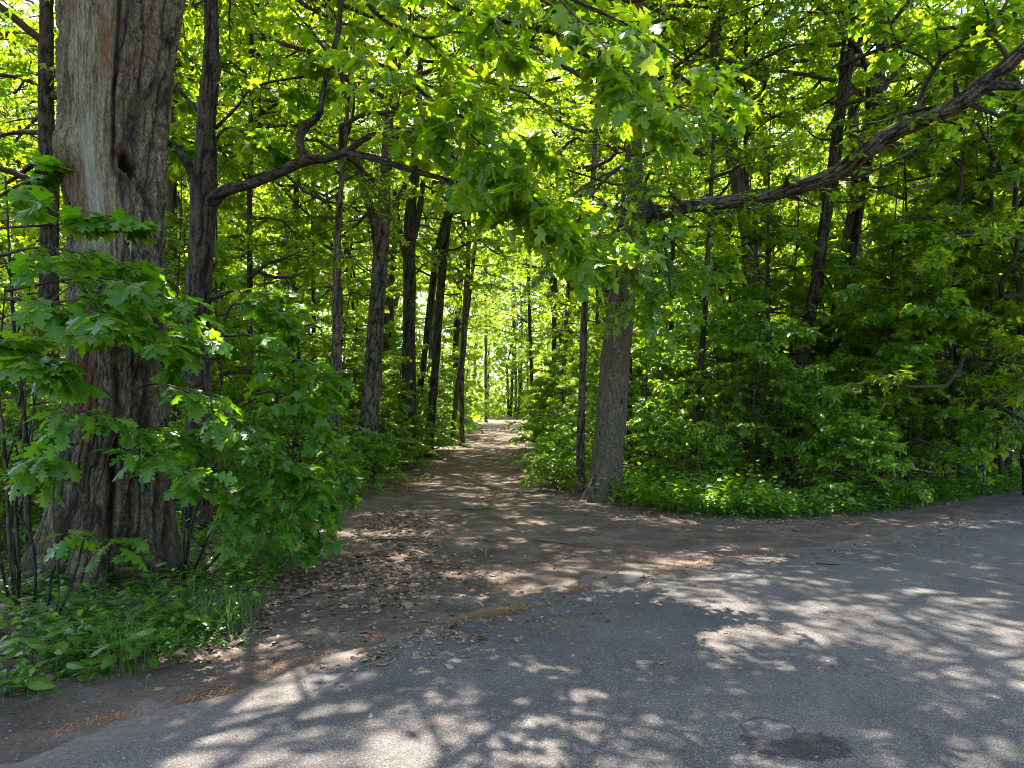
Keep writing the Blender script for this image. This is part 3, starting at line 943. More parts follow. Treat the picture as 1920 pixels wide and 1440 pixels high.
obj('trunk', bark_tube('rt_trunk', rtp, 110, .025, M_RIDGE, .016, 24, 9., rshape), rt_, tuple(-rb))
GL = pp([(1186, 415, 12.7, 44), (1203, 408, 12.65, 46), (1225, 404, 12.5, 38), (1250, 397, 12.3, 30), (1300, 386, 11.9, 28), (1350, 381, 11.6, 28), (1410, 374, 11.2, 29), (1470, 359, 10.8, 32), (1530, 340, 10.4, 34), (1580, 318, 10.1, 37),
         (1620, 288, 9.8, 38), (1665, 255, 9.5, 38), (1720, 228, 9.2, 38), (1780, 203, 8.9, 40), (1820, 178, 8.7, 42), (1860, 145, 8.5, 36), (1900, 112, 8.3, 34), (1960, 50, 8.0, 30), (2060, -60, 7.5, 22), (2160, -200, 7.0, 12)])
GL = [(q[0], q[1], q[2], q[3] * (.9 - .14 * i / len(GL))) for i, q in enumerate(GL)]
limb(rt_, GL, M_BARK, 56, .025, .016, 24, 4.)
S1 = pp([(1714, 226, 9.2, 16), (1722, 200, 9.2, 10), (1734, 160, 9.2, 11), (1752, 130, 9.1, 10), (1775, 100, 9.0, 9), (1815, 75, 8.9, 8), (1850, 50, 8.8, 7), (1880, 20, 8.7, 6), (1900, -40, 8.6, 4)])
S2 = pp([(1790, 200, 8.9, 12), (1740, 203, 9.0, 8), (1690, 215, 9.0, 7), (1650, 228, 9.0, 4), (1590, 235, 9.0, 2)])
S3 = pp([(1855, 160, 8.5, 20), (1890, 162, 8.4, 14), (1940, 165, 8.2, 10), (2020, 150, 8, 6)])
S4 = pp([(1820, 196, 8.7, 12), (1850, 208, 8.6, 8), (1890, 225, 8.5, 7), (1960, 250, 8.3, 4)])
S5 = pp([(1752, 130, 9.1, 6), (1735, 110, 9.2, 5), (1700, 95, 9.3, 5), (1685, 85, 9.3, 4), (1668, 40, 9.4, 3), (1655, -20, 9.4, 3)])
S6 = pp([(1740, 55, 9.3, 8), (1780, 52, 9.2, 7), (1830, 50, 9.0, 6), (1880, 30, 8.8, 4)])
S7 = pp([(1560, 330, 10.2, 8), (1600, 335, 10.2, 6), (1680, 300, 10.3, 5), (1760, 250, 10.4, 3)])
S8 = pp([(1186, 345, 12.7, 10), (1150, 345, 12.4, 5), (1100, 330, 12.0, 4), (1040, 310, 11.5, 3)])
for i, l in enumerate([S1, S2, S3, S4, S5, S6, S7, S8]):
    limb(rt_, l, M_DARK, 10, .05, .004, 30, i)
leafy(rt_, [S1, S3, S4, S6, S5, GL[17:]], (7, .3, 1, .8, .34), (5, .1, 1, .8, .36), 6, .115, MAPLE_MID, M_MAPLE, tw_max=.5, sub_max=.9, droop=.35, name='leaves')
leafy(rt_, [GL[3:]], (22, .02, 1, 1.15, .12), (3, .2, 1, .8, .4), 3, .10, MAPLE_MID, M_MAPLE, tw_max=.25, sub_max=.55, droop=.3, name='leaves')
H5 = pp([(1188, 420, 12.7, 10), (1150, 520, 12.0, 6), (1120, 600, 11.7, 4), (1130, 660, 11.6, 2)])
H6 = pp([(1180, 500, 12.7, 9), (1200, 560, 12.0, 6), (1220, 640, 11.6, 4), (1200, 700, 11.4, 2)])
H1 = pp([(1186, 340, 12.7, 10), (1170, 400, 12.0, 8), (1150, 470, 11.6, 6), (1160, 540, 11.2, 4), (1180, 590, 11.0, 2)])
H2 = pp([(1190, 330, 12.7, 10), (1230, 400, 12.0, 8), (1250, 480, 11.4, 6), (1255, 520, 11.0, 4), (1260, 560, 10.8, 2)])
H3 = pp([(1190, 300, 12.7, 10), (1140, 330, 11.6, 7), (1090, 400, 10.8, 5), (1070, 480, 10.4, 3)])
H4 = pp([(1190, 260, 12.7, 10), (1240, 200, 11.4, 7), (1280, 200, 10.4, 5), (1320, 230, 9.9, 3)])
for l in [H1, H2, H3, H4]:
    limb(rt_, l, M_DARK, 8, .06, .003, 30, 2)
leafy(rt_, [H1, H2, H3, H4], (9, .15, 1, .9, .4), (6, .1, 1, .8, .38), 7, .125, MAPLE_MID, M_UNDER, tw_max=.6, sub_max=1.3, droop=.4, name='leaves')
gc = crown_template('great_crown', 8.0, 15.5, 6.8, 28, 7, .125, 9, 7, MAPLE_LOW, M_CROWN, M_DARK, .45)
obj('branches', gc[0], rt_, (1.2, -1.7, 0), kind='stuff')
obj('crown', gc[1], rt_, (1.2, -1.7, 0), kind='stuff')
sb = P(1112, 935, 12.45)
obj('root_stub', bark_tube('root_stub', [(sb[0], sb[1], -.1, .11), (sb[0] - .02, sb[1], .12, .09), (sb[0] - .01, sb[1] + .02, .3, .06), (sb[0] + .03, sb[1] + .06, .42, .02)], 24, .02, M_BROWN, .02, 20, 2.), rt_, tuple(-rb))


# ------------------------------------------------------------------ other trunks one can tell apart
def trunk_tree(name, label, rows, Y, mat, crown=0, forks=(), nar=24, extra_h=14, amp=.012, cz=0., group=None, crown_obj=True, rot=0., seed=1., cs=1.):
    """rows (px,py,width px), lowest first; runs on upwards beyond the picture"""
    b0 = rows[0]
    x0 = (b0[0] - 960) / FPX * Y
    base = np.array([x0, Y, 0.0])
    z0 = floor_z(np.array([x0]), np.array([Y]))[0]
    pts = pp([(r[0], r[1], Y, r[2]) for r in rows])
    dx = pts[-1][0] - pts[-3][0]
    dz = max(.5, pts[-1][2] - pts[-3][2])
    p = pts[-1]
    low = (x0 - (pts[1][0] - x0) * .0, Y, z0 - .15, pts[0][3] * 1.35)
    full = [low, (x0, Y, z0 + .12, pts[0][3] * 1.08)] + [q for q in pts if q[2] > z0 + .35]
    top = max(extra_h, p[2] + 2)
    slope = max(-.25, min(.25, dx / dz))
    full += [(p[0] + slope * (top - p[2]) * .5, Y + .2, p[2] + (top - p[2]) * .5, p[3] * .7), (p[0] + slope * (top - p[2]), Y + .1, top, p[3] * .3)]
    t = thing(name, label, 'tree', tuple(base), group)

    def flare(TH, SS, C, RR):
        Zc = C[:, 2][:, None] + 0 * TH
        f = sstep(.5, -.1, Zc - z0)
        return f * f * RR * .55 * (np.cos(4 * TH + seed) + .6) + (fbm(np.cos(TH) + seed, np.sin(TH), Zc * .9, 2) - .5) * RR * .3, {}, 1.0
    obj('trunk', bark_tube('trunk', full, nar, .05 if Y < 20 else .1, mat, amp, 20, seed, flare), t, tuple(-base))
    for f in forks:
        obj('limb', bark_tube('limb', pp([(r[0], r[1], Y, r[2]) for r in f]), 12, .06, mat, amp * .5, 26, seed), t, tuple(-base))
    if crown_obj:
        # crown rides on the axis through the upper stem
        zc = 10.0
        xa = np.interp(zc, [q[2] for q in full], [q[0] for q in full])
        for nm, me in (('branches', CROWNS[crown][0]), ('crown', CROWNS[crown][1])):
            c = obj(nm, me, t, (xa - slope * zc - base[0], 0, cz), kind='stuff')
            c.rotation_euler = (0, math.atan(slope) if slope else 0, 0)
            m_ = Matrix.Translation(c.location) @ Matrix.Rotation(math.atan(slope), 4, 'Y') @ Matrix.Rotation(rot, 4, 'Z') @ Matrix.Diagonal((cs, cs, cs, 1))
            c.matrix_local = m_
    return t


trunk_tree('slender_tree', 'slender straight trunk standing just beside the thick limbed maple', [(1088, 925, 17), (1090, 780, 15), (1094, 640, 14), (1100, 480, 12), (1112, 330, 10)], 13.6, M_BROWN, 4, seed=2., rot=1, cz=2)
trunk_tree('stout_tree', 'stout grey trunk forking high above the fallen pole at the woods edge', [(688, 880, 40), (694, 760, 36), (702, 640, 31), (711, 520, 30), (718, 420, 28), (722, 330, 20)], 17, M_BARK, 0,
           [[(712, 490, 20), (700, 410, 18), (680, 350, 14), (668, 300, 11)], [(718, 430, 14), (745, 380, 12), (765, 330, 10)]], 32, seed=3., rot=2)
trunk_tree('twin_fork_tree', 'upright dark trunk that forks above head height, behind the stout grey one', [(765, 830, 30), (766, 700, 26), (768, 560, 24), (768, 420, 23), (778, 320, 18)], 21, M_DARK, 1,
           [[(768, 470, 14), (785, 400, 12), (795, 330, 9)], [(768, 520, 10), (750, 440, 10), (740, 360, 8)]], 28, seed=4., rot=3, cz=1)
trunk_tree('leaning_tree', 'dark trunk leaning over the track, its top bent back towards the light', [(806, 830, 18), (812, 740, 15), (820, 640, 15), (826, 540, 15), (836, 450, 14), (848, 390, 10), (880, 330, 6)], 24, M_DARK, 2, seed=5., rot=4, cz=2)
trunk_tree('thin_leaning_tree', 'thin dark trunk that crosses behind the leaning one', [(780, 800, 9), (792, 700, 11), (803, 600, 12), (816, 500, 12), (828, 430, 11), (842, 380, 8)], 26, M_DARK, 4, seed=6., rot=5, cz=3)
trunk_tree('grey_track_tree', 'mottled grey trunk where the ferny bank meets the track', [(866, 800, 10), (866, 700, 10), (872, 600, 12), (877, 500, 10), (880, 400, 8)], 31, M_BARK, 2, seed=7., rot=1, cz=2)
trunk_tree('grey_track_tree', 'slim trunk growing close against the mottled grey one by the track', [(850, 800, 9), (857, 730, 9), (868, 650, 8), (880, 560, 7), (890, 470, 6)], 32, M_BROWN, 4, seed=8., rot=2, cz=3)
trunk_tree('pale_sapling', 'pale tan pole of a young tree at the bright end of the track', [(911, 790, 6), (911, 680, 6), (911, 560, 6), (911, 480, 5)], 80, M_PALE, 4, nar=10, seed=9., cz=5)
trunk_tree('edge_tree', 'brown trunk at the left mouth of the track, wrapped in low leaves', [(628, 880, 24), (630, 760, 22), (631, 640, 18), (632, 500, 16), (636, 380, 12), (644, 300, 10)], 15.5, M_BARK, 2, nar=24, seed=10., rot=2, cz=1)
trunk_tree('woods_tree', 'thin dark trunk rising between the bent limb maple and the brown edge trunk', [(556, 860, 16), (555, 700, 14), (554, 560, 13), (555, 420, 12), (556, 330, 10)], 20, M_DARK, 1, seed=11., rot=4)
trunk_tree('hidden_tree', 'dark stem half hidden behind the bare flank of the massive old tree', [(92, 900, 36), (90, 700, 34), (92, 500, 34), (92, 350, 34), (88, 220, 28), (86, 60, 24)], 13, M_DARK, 3,
           [[(92, 280, 18), (70, 300, 14), (40, 325, 9), (10, 345, 6)], [(92, 250, 14), (60, 248, 10), (20, 250, 8), (-20, 262, 5)]], 24, seed=12., rot=2)
trunk_tree('forked_dark_tree', 'dark trunk passing behind the great limb and forking into two upright stems above it', [(1484, 900, 30), (1494, 780, 27), (1508, 660, 24), (1528, 540, 22), (1545, 430, 22), (1562, 320, 23), (1574, 220, 20), (1590, 130, 17), (1606, 0, 13)], 15.5, M_DARK, 0,
           [[(1570, 270, 14), (1574, 190, 13), (1582, 90, 10), (1584, 20, 8)], [(1594, 110, 9), (1625, 50, 8), (1640, 0, 7)], [(1562, 262, 5), (1530, 258, 4), (1500, 230, 3)]], 28, seed=13., rot=5, cz=1.5)
trunk_tree('broken_limb_tree', 'thickest dark trunk behind the great limb, with pale broken branch stubs', [(1540, 905, 30), (1550, 800, 29), (1562, 680, 28), (1576, 560, 29), (1594, 450, 29), (1612, 350, 28), (1634, 230, 26), (1648, 130, 22), (1656, 60, 16), (1662, 0, 12)], 17, M_DARK, 3,
           [[(1644, 170, 16), (1672, 145, 12), (1696, 120, 10), (1705, 105, 3)], [(1652, 90, 10), (1675, 40, 9), (1710, 0, 8)], [(1650, 140, 10), (1668, 150, 8), (1690, 100, 7), (1693, 96, 2)]], 28, seed=14., rot=0, cz=1.5)
trunk_tree('short_dark_tree', 'thin dark trunk in the shade between the limbed maple and the forked dark trunk', [(1294, 910, 16), (1302, 820, 14), (1312, 700, 12), (1322, 580, 11), (1330, 420, 9)], 14.2, M_DARK, 4, seed=15., rot=1, cz=2)
trunk_tree('back_tree', 'brown trunk glimpsed through a bright gap beyond the drooping roadside leaves', [(1712, 800, 16), (1716, 680, 15), (1722, 560, 14), (1734, 440, 12)], 22, M_BROWN, 1, seed=16., rot=2)
trunk_tree('back_tree', 'second brown trunk seen through the bright gap, nearer the end of the road', [(1758, 800, 12), (1760, 680, 11), (1764, 560, 10), (1770, 440, 9)], 25, M_DARK, 2, seed=17., rot=3, cz=1)
trunk_tree('hooked_tree', 'dark trunk a few steps behind the slender one beside the limbed maple', [(1180, 860, 12), (1180, 700, 11), (1180, 560, 10), (1184, 470, 9)], 16.5, M_DARK, 2, seed=18., rot=3, cz=1)
i = 0
for px0, py0, w0, px1, py1, Yt, lab in [
        (967, 700, 5, 962, 520, 117, 'thin brown stem rising where the track meets the bright opening'),
        (997, 720, 7, 990, 500, 62, 'dark stem just beyond the bushes where the track narrows'),
        (1037, 730, 9, 1041, 520, 34, 'left one of a pair of dark stems above the low leafy branch by the track'),
        (1056, 720, 9, 1066, 520, 35, 'right one of a pair of dark stems above the low leafy branch by the track'),
        (1118, 700, 8, 1124, 400, 24, 'narrow stem seen past the crown hanging on the limbed maple'),
        (1255, 800, 10, 1262, 450, 20, 'narrow dark stem in the thicket under the start of the great limb'),
        (1395, 860, 12, 1400, 430, 17.5, 'dark stem in the thicket under the middle of the great limb'),
        (1440, 870, 12, 1438, 430, 20, 'dim stem to the left of the forked dark trunk, in the thicket'),
        (1640, 850, 14, 1652, 430, 20, 'dim trunk in the thicket behind the roadside bush'),
        (470, 840, 12, 468, 380, 16, 'grey stem in the dim woods under the bent limb'),
        (590, 820, 8, 586, 400, 24, 'far thin stem seen beneath the bent limb')]:
    trunk_tree('forest_tree', lab, [(px0, py0, w0), ((px0 * 2 + px1) / 3, (py0 * 2 + py1) / 3, w0 * .97), ((px0 + px1 * 2) / 3, (py0 + py1 * 2) / 3, w0 * .94), (px1, py1, w0 * .9)], Yt,
               [M_BROWN, M_DARK, M_DARK, M_BARK][i % 4], [2, 4, 0, 1][i % 4], nar=12, seed=20. + i, rot=i * 1.3, cz=1 + i % 3)
    i += 1

# ------------------------------------------------------------------ forest trees filling the woods (copies share meshes)
TRUNKS = []
for k, (r, h, m) in enumerate([(.16, 17, M_DARK), (.12, 15, M_BARK), (.2, 19, M_BARK), (.09, 12, M_DARK), (.14, 16, M_BROWN)]):
    b_ = rng.normal(0, .25, (5, 2))
    b_[0] = 0
    TRUNKS.append(bark_tube('forest_trunk', [(0, 0, -.3, r * 1.5), (0, 0, .2, r * 1.05), (b_[1, 0], b_[1, 1], h * .25, r * .95), (b_[2, 0], b_[2, 1], h * .5, r * .8), (b_[3, 0], b_[3, 1], h * .75, r * .5), (b_[4, 0], b_[4, 1], h, r * .15)], 14, .2, m, .012, 18, k))
STEM = bark_tube('sapling_stem', [(0, 0, -.2, .03), (.02, 0, .8, .024), (-.03, .03, 2, .02), (.02, .02, 3.4, .013), (0, 0, 5, .005)], 7, .25, M_DARK, .002, 30, 1)
STEM2 = bark_tube('young_tree_stem', [(0, 0, -.2, .055), (.03, 0, 1.5, .045), (-.04, .04, 3.5, .036), (.03, .03, 6, .02), (0, 0, 8.2, .006)], 8, .3, M_DARK, .003, 30, 2)

placed = [(dm_base[0], 9.2), (rb[0], 12.7), (CX, CY)]


ANCH = [(-400, 'off beyond the old tree'), (60, 'in line with the bare shrub stem'), (215, 'behind the massive old trunk'), (375, 'behind the dark bent limb maple'), (470, 'in line with the grey stem under the bent limb'), (556, 'in line with the thin dark trunk'),
        (640, 'behind the brown edge trunk'), (705, 'behind the stout grey trunk'), (768, 'behind the upright forked trunk'), (830, 'behind the leaning trunks'), (905, 'in line with the pale tan pole'), (990, 'at the bright end of the track'),
        (1090, 'behind the slender brown trunk'), (1170, 'behind the limbed maple'), (1300, 'under the start of the great limb'), (1410, 'under the middle of the great limb'), (1500, 'behind the forked dark trunk'), (1570, 'behind the trunk with broken stubs'),
        (1650, 'behind the roadside bush'), (1735, 'in line with the bright gap'), (1860, 'over the far end of the road edge'), (2400, 'off along the road edge')]
NTH = ['nearest', 'second', 'third', 'fourth', 'fifth', 'sixth', 'seventh', 'eighth', 'ninth', 'tenth', 'eleventh', 'twelfth', 'thirteenth', 'fourteenth', 'fifteenth', 'sixteenth', 'seventeenth', 'eighteenth', 'nineteenth', 'twentieth', 'twenty-first', 'twenty-second', 'twenty-third', 'twenty-fourth', 'twenty-fifth', 'twenty-sixth', 'twenty-seventh', 'twenty-eighth', 'twenty-ninth', 'thirtieth', 'thirty-first', 'thirty-second', 'thirty-third', 'thirty-fourth', 'thirty-fifth', 'thirty-sixth', 'thirty-seventh', 'thirty-eighth', 'thirty-ninth', 'fortieth', 'forty-first', 'forty-second', 'forty-third', 'forty-fourth', 'forty-fifth', 'forty-sixth', 'forty-seventh', 'farthest']
PENDING = []


def name_all():
    bins = {}
    for t, x, y, w_, g_ in PENDING:
        px = 960 + x / y * FPX
        a_ = min(ANCH, key=lambda q: abs(q[0] - px))[1]
        bins.setdefault((w_, a_), []).append((y, t, g_))
    for (w_, a_), L in bins.items():
        L.sort(key=lambda q: q[0])
        for i, (y, t, g_) in enumerate(L):
            t['label'] = ((NTH[min(i, len(NTH) - 1)] + ' ' if len(L) > 1 else 'only ') + w_ + ' ' + a_)
            t['group'] = g_


def forest_tree(x, y, s):
    z = floor_z(np.array([x]), np.array([y]))[0]
    t = thing('forest_tree', '', 'tree', (x, y, z))
    PENDING.append((t, x, y, 'straight leafy woodland tree', 'woodland trees filling the woods'))
    t.rotation_euler = (rng.normal(0, .03), rng.normal(0, .03), rng.uniform(0, 2 * PI))
    t.scale = (s, s, s)
    obj('trunk', TRUNKS[rng.integers(0, 5)], t)
    c = CROWNS[rng.integers(0, 5)]
    dz = rng.uniform(-.5, 2.5)
    obj('branches', c[0], t, (0, 0, dz), kind='stuff')
    obj('crown', c[1], t, (0, 0, dz), kind='stuff')
    placed.append((x, y))


for x, y, s in [(-5.6, 33, 1.4), (4.0, 34, 1.4), (-5.0, 46, 1.6), (4.2, 47, 1.6), (-4.6, 60, 1.7), (4.3, 61, 1.75), (-5, 76, 1.9), (5, 78, 1.9), (1.0, 120, 2.0), (-6, 121, 2.0), (8, 119, 2.0)]:
    forest_tree(x, y, s)
cnt = 0
tries = 0
while cnt < 134 and tries < 9000:
    tries += 1
    y = 11.5 + (rng.random() ** .85) * 64
    x = rng.uniform(-1, 1) * (y * .74 + 5)
    d = open_dist(np.array([x]), np.array([y]))[0]
    if d < (2.6 if y < 16 else 3.3) or (x > 2 and y < 34 and d < 4.3):
        continue
    sp = (3.4 if y < 30 else 4.4) if x < 2 or y > 42 else 5.6
    if any((x - a) ** 2 + (y - b_) ** 2 < sp ** 2 for a, b_ in placed):
        continue
    px = 960 + x / y * FPX
    if y < 22 and (640 < px < 1200):
        continue
    forest_tree(x, y, rng.uniform(.85, 1.15) * (1 + .5 * float(sstep(26, 48, y))))
    cnt += 1


def understory(x, y, k, s):
    z = floor_z(np.array([x]), np.array([y]))[0]
    nm = 'bush' if k == 4 else 'young_tree'
    t = thing(nm, '', 'bush' if k == 4 else 'young tree', (x, y, z))
    PENDING.append((t, x, y, 'low leafy bush' if k == 4 else 'young flat tiered tree', 'low bushes in the woods' if k == 4 else 'young understory trees'))
    t.rotation_euler = (rng.normal(0, .06), rng.normal(0, .06), rng.uniform(0, 2 * PI))
    t.scale = (s, s, s)
    if k != 4:
        st = obj('stem', STEM2 if k in (1, 3) else STEM, t)
        if k == 2:
            st.scale = (1, 1, .65)
    obj('branches', UNDER[k][0], t, kind='stuff')
    obj('leaves', UNDER[k][1], t, kind='stuff')
    up.append((x, y))


cnt = 0
tries = 0
up = []
# the ones that line the track and the road edge
for px, py, k, s in [(720, 884, 2, .7), (755, 868, 4, .9), (785, 856, 2, .75), (808, 846, 4, .8), (690, 880, 0, .7), (760, 850, 0, .8), (830, 832, 2, .8), (855, 818, 0, .9), (862, 812, 4, .9), (640, 870, 0, .8), (1085, 890, 0, .6), (1020, 850, 0, .7), (650, 893, 4, .8), (700, 872, 4, .75), (740, 862, 4, .8), (690, 850, 2, .9), (770, 845, 4, .9), (800, 832, 4, .8), (822, 823, 4, .8), (845, 815, 4, .8), (872, 806, 4, .8), (730, 840, 2, 1.0), (790, 820, 2, 1.0),
                     (1040, 920, 4, .62), (1075, 905, 4, .8), (1030, 880, 4, .8), (1040, 850, 2, .9), (1020, 835, 4, .9), (1012, 815, 4, .9), (1005, 805, 2, 1.1), (1060, 860, 0, .8), (1090, 870, 2, .9), (1120, 850, 0, 1), (1230, 925, 4, .7), (1290, 935, 4, .6),
                     (1220, 900, 2, 1), (1330, 920, 2, .9), (1400, 930, 0, .8), (1600, 955, 4, .75), (1640, 952, 4, .7), (1570, 940, 4, .8), (1480, 930, 2, 1.), (1700, 935, 0, .9), (1800, 922, 0, 1.0), (1880, 915, 1, .9), (1760, 920, 2, 1.1), (1840, 905, 3, .9), (1920, 905, 1, 1), (1650, 920, 1, .8), (1840, 928, 3, 1.15), (1925, 930, 3, 1.3), (1770, 930, 1, 1.1), (1890, 905, 3, 1.3), (1700, 905, 3, 1.1), (1960, 915, 3, 1.3), (1360, 905, 0, 1.1), (1440, 900, 1, 1.1), (1540, 890, 0, 1.2), (1260, 880, 2, 1.2), (700, 868, 1, .62), (745, 852, 1, .66), (790, 842, 3, .5), (820, 832, 1, .6), (655, 862, 1, .7), (845, 820, 1, .6), (722, 896, 4, .5), (748, 880, 4, .6), (700, 905, 4, .55), (775, 866, 4, .6), (672, 912, 4, .6), (655, 930, 4, .5), (30, 1010, 2, .8), (-10, 1030, 4, .7), (80, 950, 2, .9), (40, 1045, 4, .55), (-50, 1060, 4, .6), (1380, 890, 3, .85), (1480, 887, 1, 1), (1580, 885, 3, .95), (1680, 888, 1, 1), (1330, 895, 1, .8), (600, 875, 1, .7), (1035, 835, 1, .5), (1075, 850, 1, .6), (25, 985, 4, .8), (-40, 970, 4, 1), (60, 940, 4, .9), (0, 930, 2, .9), (340, 965, 4, .7), (-60, 1010, 4, .8), (400, 950, 4, .8), (-20, 900, 0, 1), (460, 930, 4, .8), (540, 925, 4, .7)]:
    g = G(px, py)
    understory(g[0], g[1], k, s)
while cnt < 265 and tries < 20000:
    tries += 1
    y = 9.5 + (rng.random() ** 1.1) * 62
    x = rng.uniform(-1, 1) * (y * .72 + 1.5)
    d = open_dist(np.array([x]), np.array([y]))[0]
    k = rng.integers(0, 5)
    rad = [1.5, 1.8, 1.2, 2.0, 1.0][k]
    if d < rad * .55 + (0.2 if y > 14 else .3):
        continue
    if any((x - a) ** 2 + (y - b_) ** 2 < (1.1 + y * .02) ** 2 for a, b_ in up):
        continue
    px = 960 + x / y * FPX
    if y < 12.5 and px < 640 and k == 3:
        continue
    if y < 17 and 600 < px < 860:
        k = 4 if rng.random() < .7 else 2
    if y < 13.2 and 1050 < px < 1230:
        k = 4
        if rng.random() < .6:
            continue
    understory(x, y, k, rng.uniform(.8, 1.25))
    cnt += 1
for q in range(400):
    y = rng.uniform(12.5, 27)
    x = rng.uniform(1.5, y * .72)
    if open_dist(np.array([x]), np.array([y]))[0] < 1 or any((x - a) ** 2 + (y - b_) ** 2 < 1.0 for a, b_ in up):
        continue
    understory(x, y, 4 if rng.random() < .6 else 2, rng.uniform(.8, 1.2))
    if sum(1 for a, b_ in up if a > 1.5 and 12.5 < b_ < 27) > 85:
        break
name_all()

# far woods that read as one mass
n = 70000
Yf = rng.uniform(70, 112, n)
Xf = rng.uniform(-1, 1, n) * (Yf * .8)
Zf = rng.random(n) ** 1.6 * 26
cl = fbm(Xf * .25, Yf * .25, Zf * .25, 3)
keep = (cl > .47) & ~((np.abs(Xf + .3) < 3.0) & (Yf < 112)) & ~((Yf > 104) & (Yf < 113) & (np.abs(Xf) < 16))
n2 = 42000
Y2 = rng.uniform(113, 150, n2)
X2 = rng.uniform(-1, 1, n2) * (Y2 * .8)
X2[:14000] = rng.normal(0, 9, 14000)
Z2 = rng.random(n2) ** 1.3 * 36
Xf, Yf, Zf = np.r_[Xf[keep], X2], np.r_[Yf[keep], Y2], np.r_[Zf[keep], Z2]
n = len(Xf)
sz_ = rng.uniform(.35, .8, n) * np.where(Yf > 113, 1.5, 1)
far = obj('far_woods', leaf_mesh('far_woods', np.stack([Xf, Yf, Zf], 1), rng.normal(0, 1, (n, 3)), norm(np.array([0, 0, 1.]) + rng.normal(0, .6, (n, 3))), sz_, MAPLE_LOW, M_CROWN), kind='stuff',
          label='distant green woods closing the view beyond the end of the track')
nt_ = 90
xt = rng.uniform(-75, 75, nt_)
yt = rng.uniform(114, 135, nt_)
ht = rng.uniform(14, 26, nt_)
Pt = np.stack([np.stack([xt, yt, 0 * xt], 1), np.stack([xt + rng.normal(0, .5, nt_), yt, ht * .5], 1), np.stack([xt + rng.normal(0, 1, nt_), yt, ht], 1)], 1)
Vt, Qt = tube_batch(Pt, np.stack([xt * 0 + .25, xt * 0 + .18, xt * 0 + .05], 1), 7)
obj('trunks', mesh_of('far_trunks', Vt, Qt, 4, M_DARK, {'deep': ('POINT', np.zeros(len(Vt)))}, True), far, kind='stuff')

# ------------------------------------------------------------------ foreground saplings with every large leaf of its own
LEAF_ME = {}


def leaf_variant(kind, k, mat):
    key = (kind, k, mat.name)
    if key not in LEAF_ME:
        t = {'maple': MAPLE_FINE, 'oak': OAK_FINE, 'oval': OVAL}[kind][k % 2]
        v = t[0].copy()
        v[:, 0] *= [1, .9, 1.1, .95][k]
        v[:, 2] *= [1, .5, 1.5, .8][k]
        v[:, 2] += [.0, .12, -.1, .06][k] * v[:, 0]
        LEAF_ME[key] = mesh_of(kind + '_leaf', v, t[1], 3, mat, {'rnd': ('FACE', np.full(len(t[1]), [.1, .4, .65, .9][k]))})
    return LEAF_ME[key]


def place_leaves(root, pos, ax, up, sz, kind, mat, limit=290):
    """the largest leaves in view as parts, the rest as one mesh"""
    base = np.array(root.location)
    keyv = sz / np.maximum(pos[:, 1], 1)
    order = np.argsort(-keyv)
    A, B_ = order[:limit], order[limit:]
    ax = norm(ax)
    x = norm(np.cross(ax, up))
    z = np.cross(x, ax)
    for i in A:
        o = bpy.data.objects.new('leaf', leaf_variant(kind, int(rng.integers(0, 4)), mat))
        col.objects.link(o)
        o.parent = root
        s = sz[i]
        o.matrix_local = Matrix(((x[i, 0] * s, ax[i, 0] * s, z[i, 0] * s, pos[i, 0] - base[0]), (x[i, 1] * s, ax[i, 1] * s, z[i, 1] * s, pos[i, 1] - base[1]), (x[i, 2] * s, ax[i, 2] * s, z[i, 2] * s, pos[i, 2] - base[2]), (0, 0, 0, 1)))
    if len(B_):
        t = {'maple': MAPLE_FINE, 'oak': OAK_FINE, 'oval': OVAL}[kind]
        obj('leaves', leaf_mesh('leaves', pos[B_], ax[B_], up[B_], sz[B_], t, mat), root, tuple(-base), kind='stuff')


def sapling(name, label, base, stems, tiers, kind='maple', size=.15, mat=M_SAP, k=6, bark=M_DARK, limit=290, twk=4, subk=5, tilt=.33, droop=.32):
    """stems: list of rows (x,y,z,r); tiers: list of limb rows (px,py,Y,w)"""
    root = thing(name, label, 'sapling', tuple(base))
    for s in stems:
        obj('stem', bark_tube('stem', s, 10, .05, bark, .002, 40, 1.), root, tuple(-np.array(base)))
    tubes, LP = [], []
    for tr in tiers:
        pts = pp(tr)
        Pl, Rd = poly(pts, 7)
        obj('branch', bark_tube('branch', pts, 7, .06, bark, .001, 40, 1.), root, tuple(-np.array(base)))
        s, sr = offshoots(Pl, Rd, subk, .25, 1, .75, .32, 4, 0, .12, .25, .15, .7, .55)
        t, trr = offshoots(s, sr, twk, .25, 1, .75, .45, 3, 0, .15, .25, .08, .3, .5)
        tubes += [tube_batch(s, sr, 4), tube_batch(t, trr, 3)]
        LP.append(leaves_on(t, max(2, k // 2), size, .2, .8, tilt, droop))
        LP.append(leaves_on(s, k, size, .2, .8, tilt, droop))
        LP.append(leaves_on(Pl, k + 2, size, .35, .8, tilt, droop))
    V, Q = merge_quads(tubes)
    obj('twigs', mesh_of('twigs', V, Q, 4, bark, {'deep': ('POINT', np.zeros(len(V)))}, True), root, tuple(-np.array(base)), kind='stuff')
    pos, ax, up_, sz = [np.concatenate([a[i] for a in LP]) for i in range(4)]
    place_leaves(root, pos, ax, up_, sz, kind, mat, limit)
    return root


def stemline(base, top, r, m=4, wob=.05):
    out = []
    for i in range(m + 1):
        u = i / m
        p = np.array(base) * (1 - u) + np.array(top) * u + (rng.normal(0, wob, 3) if 0 < i < m else 0)
        out.append((*p, r * (1 - .7 * u)))
    return out


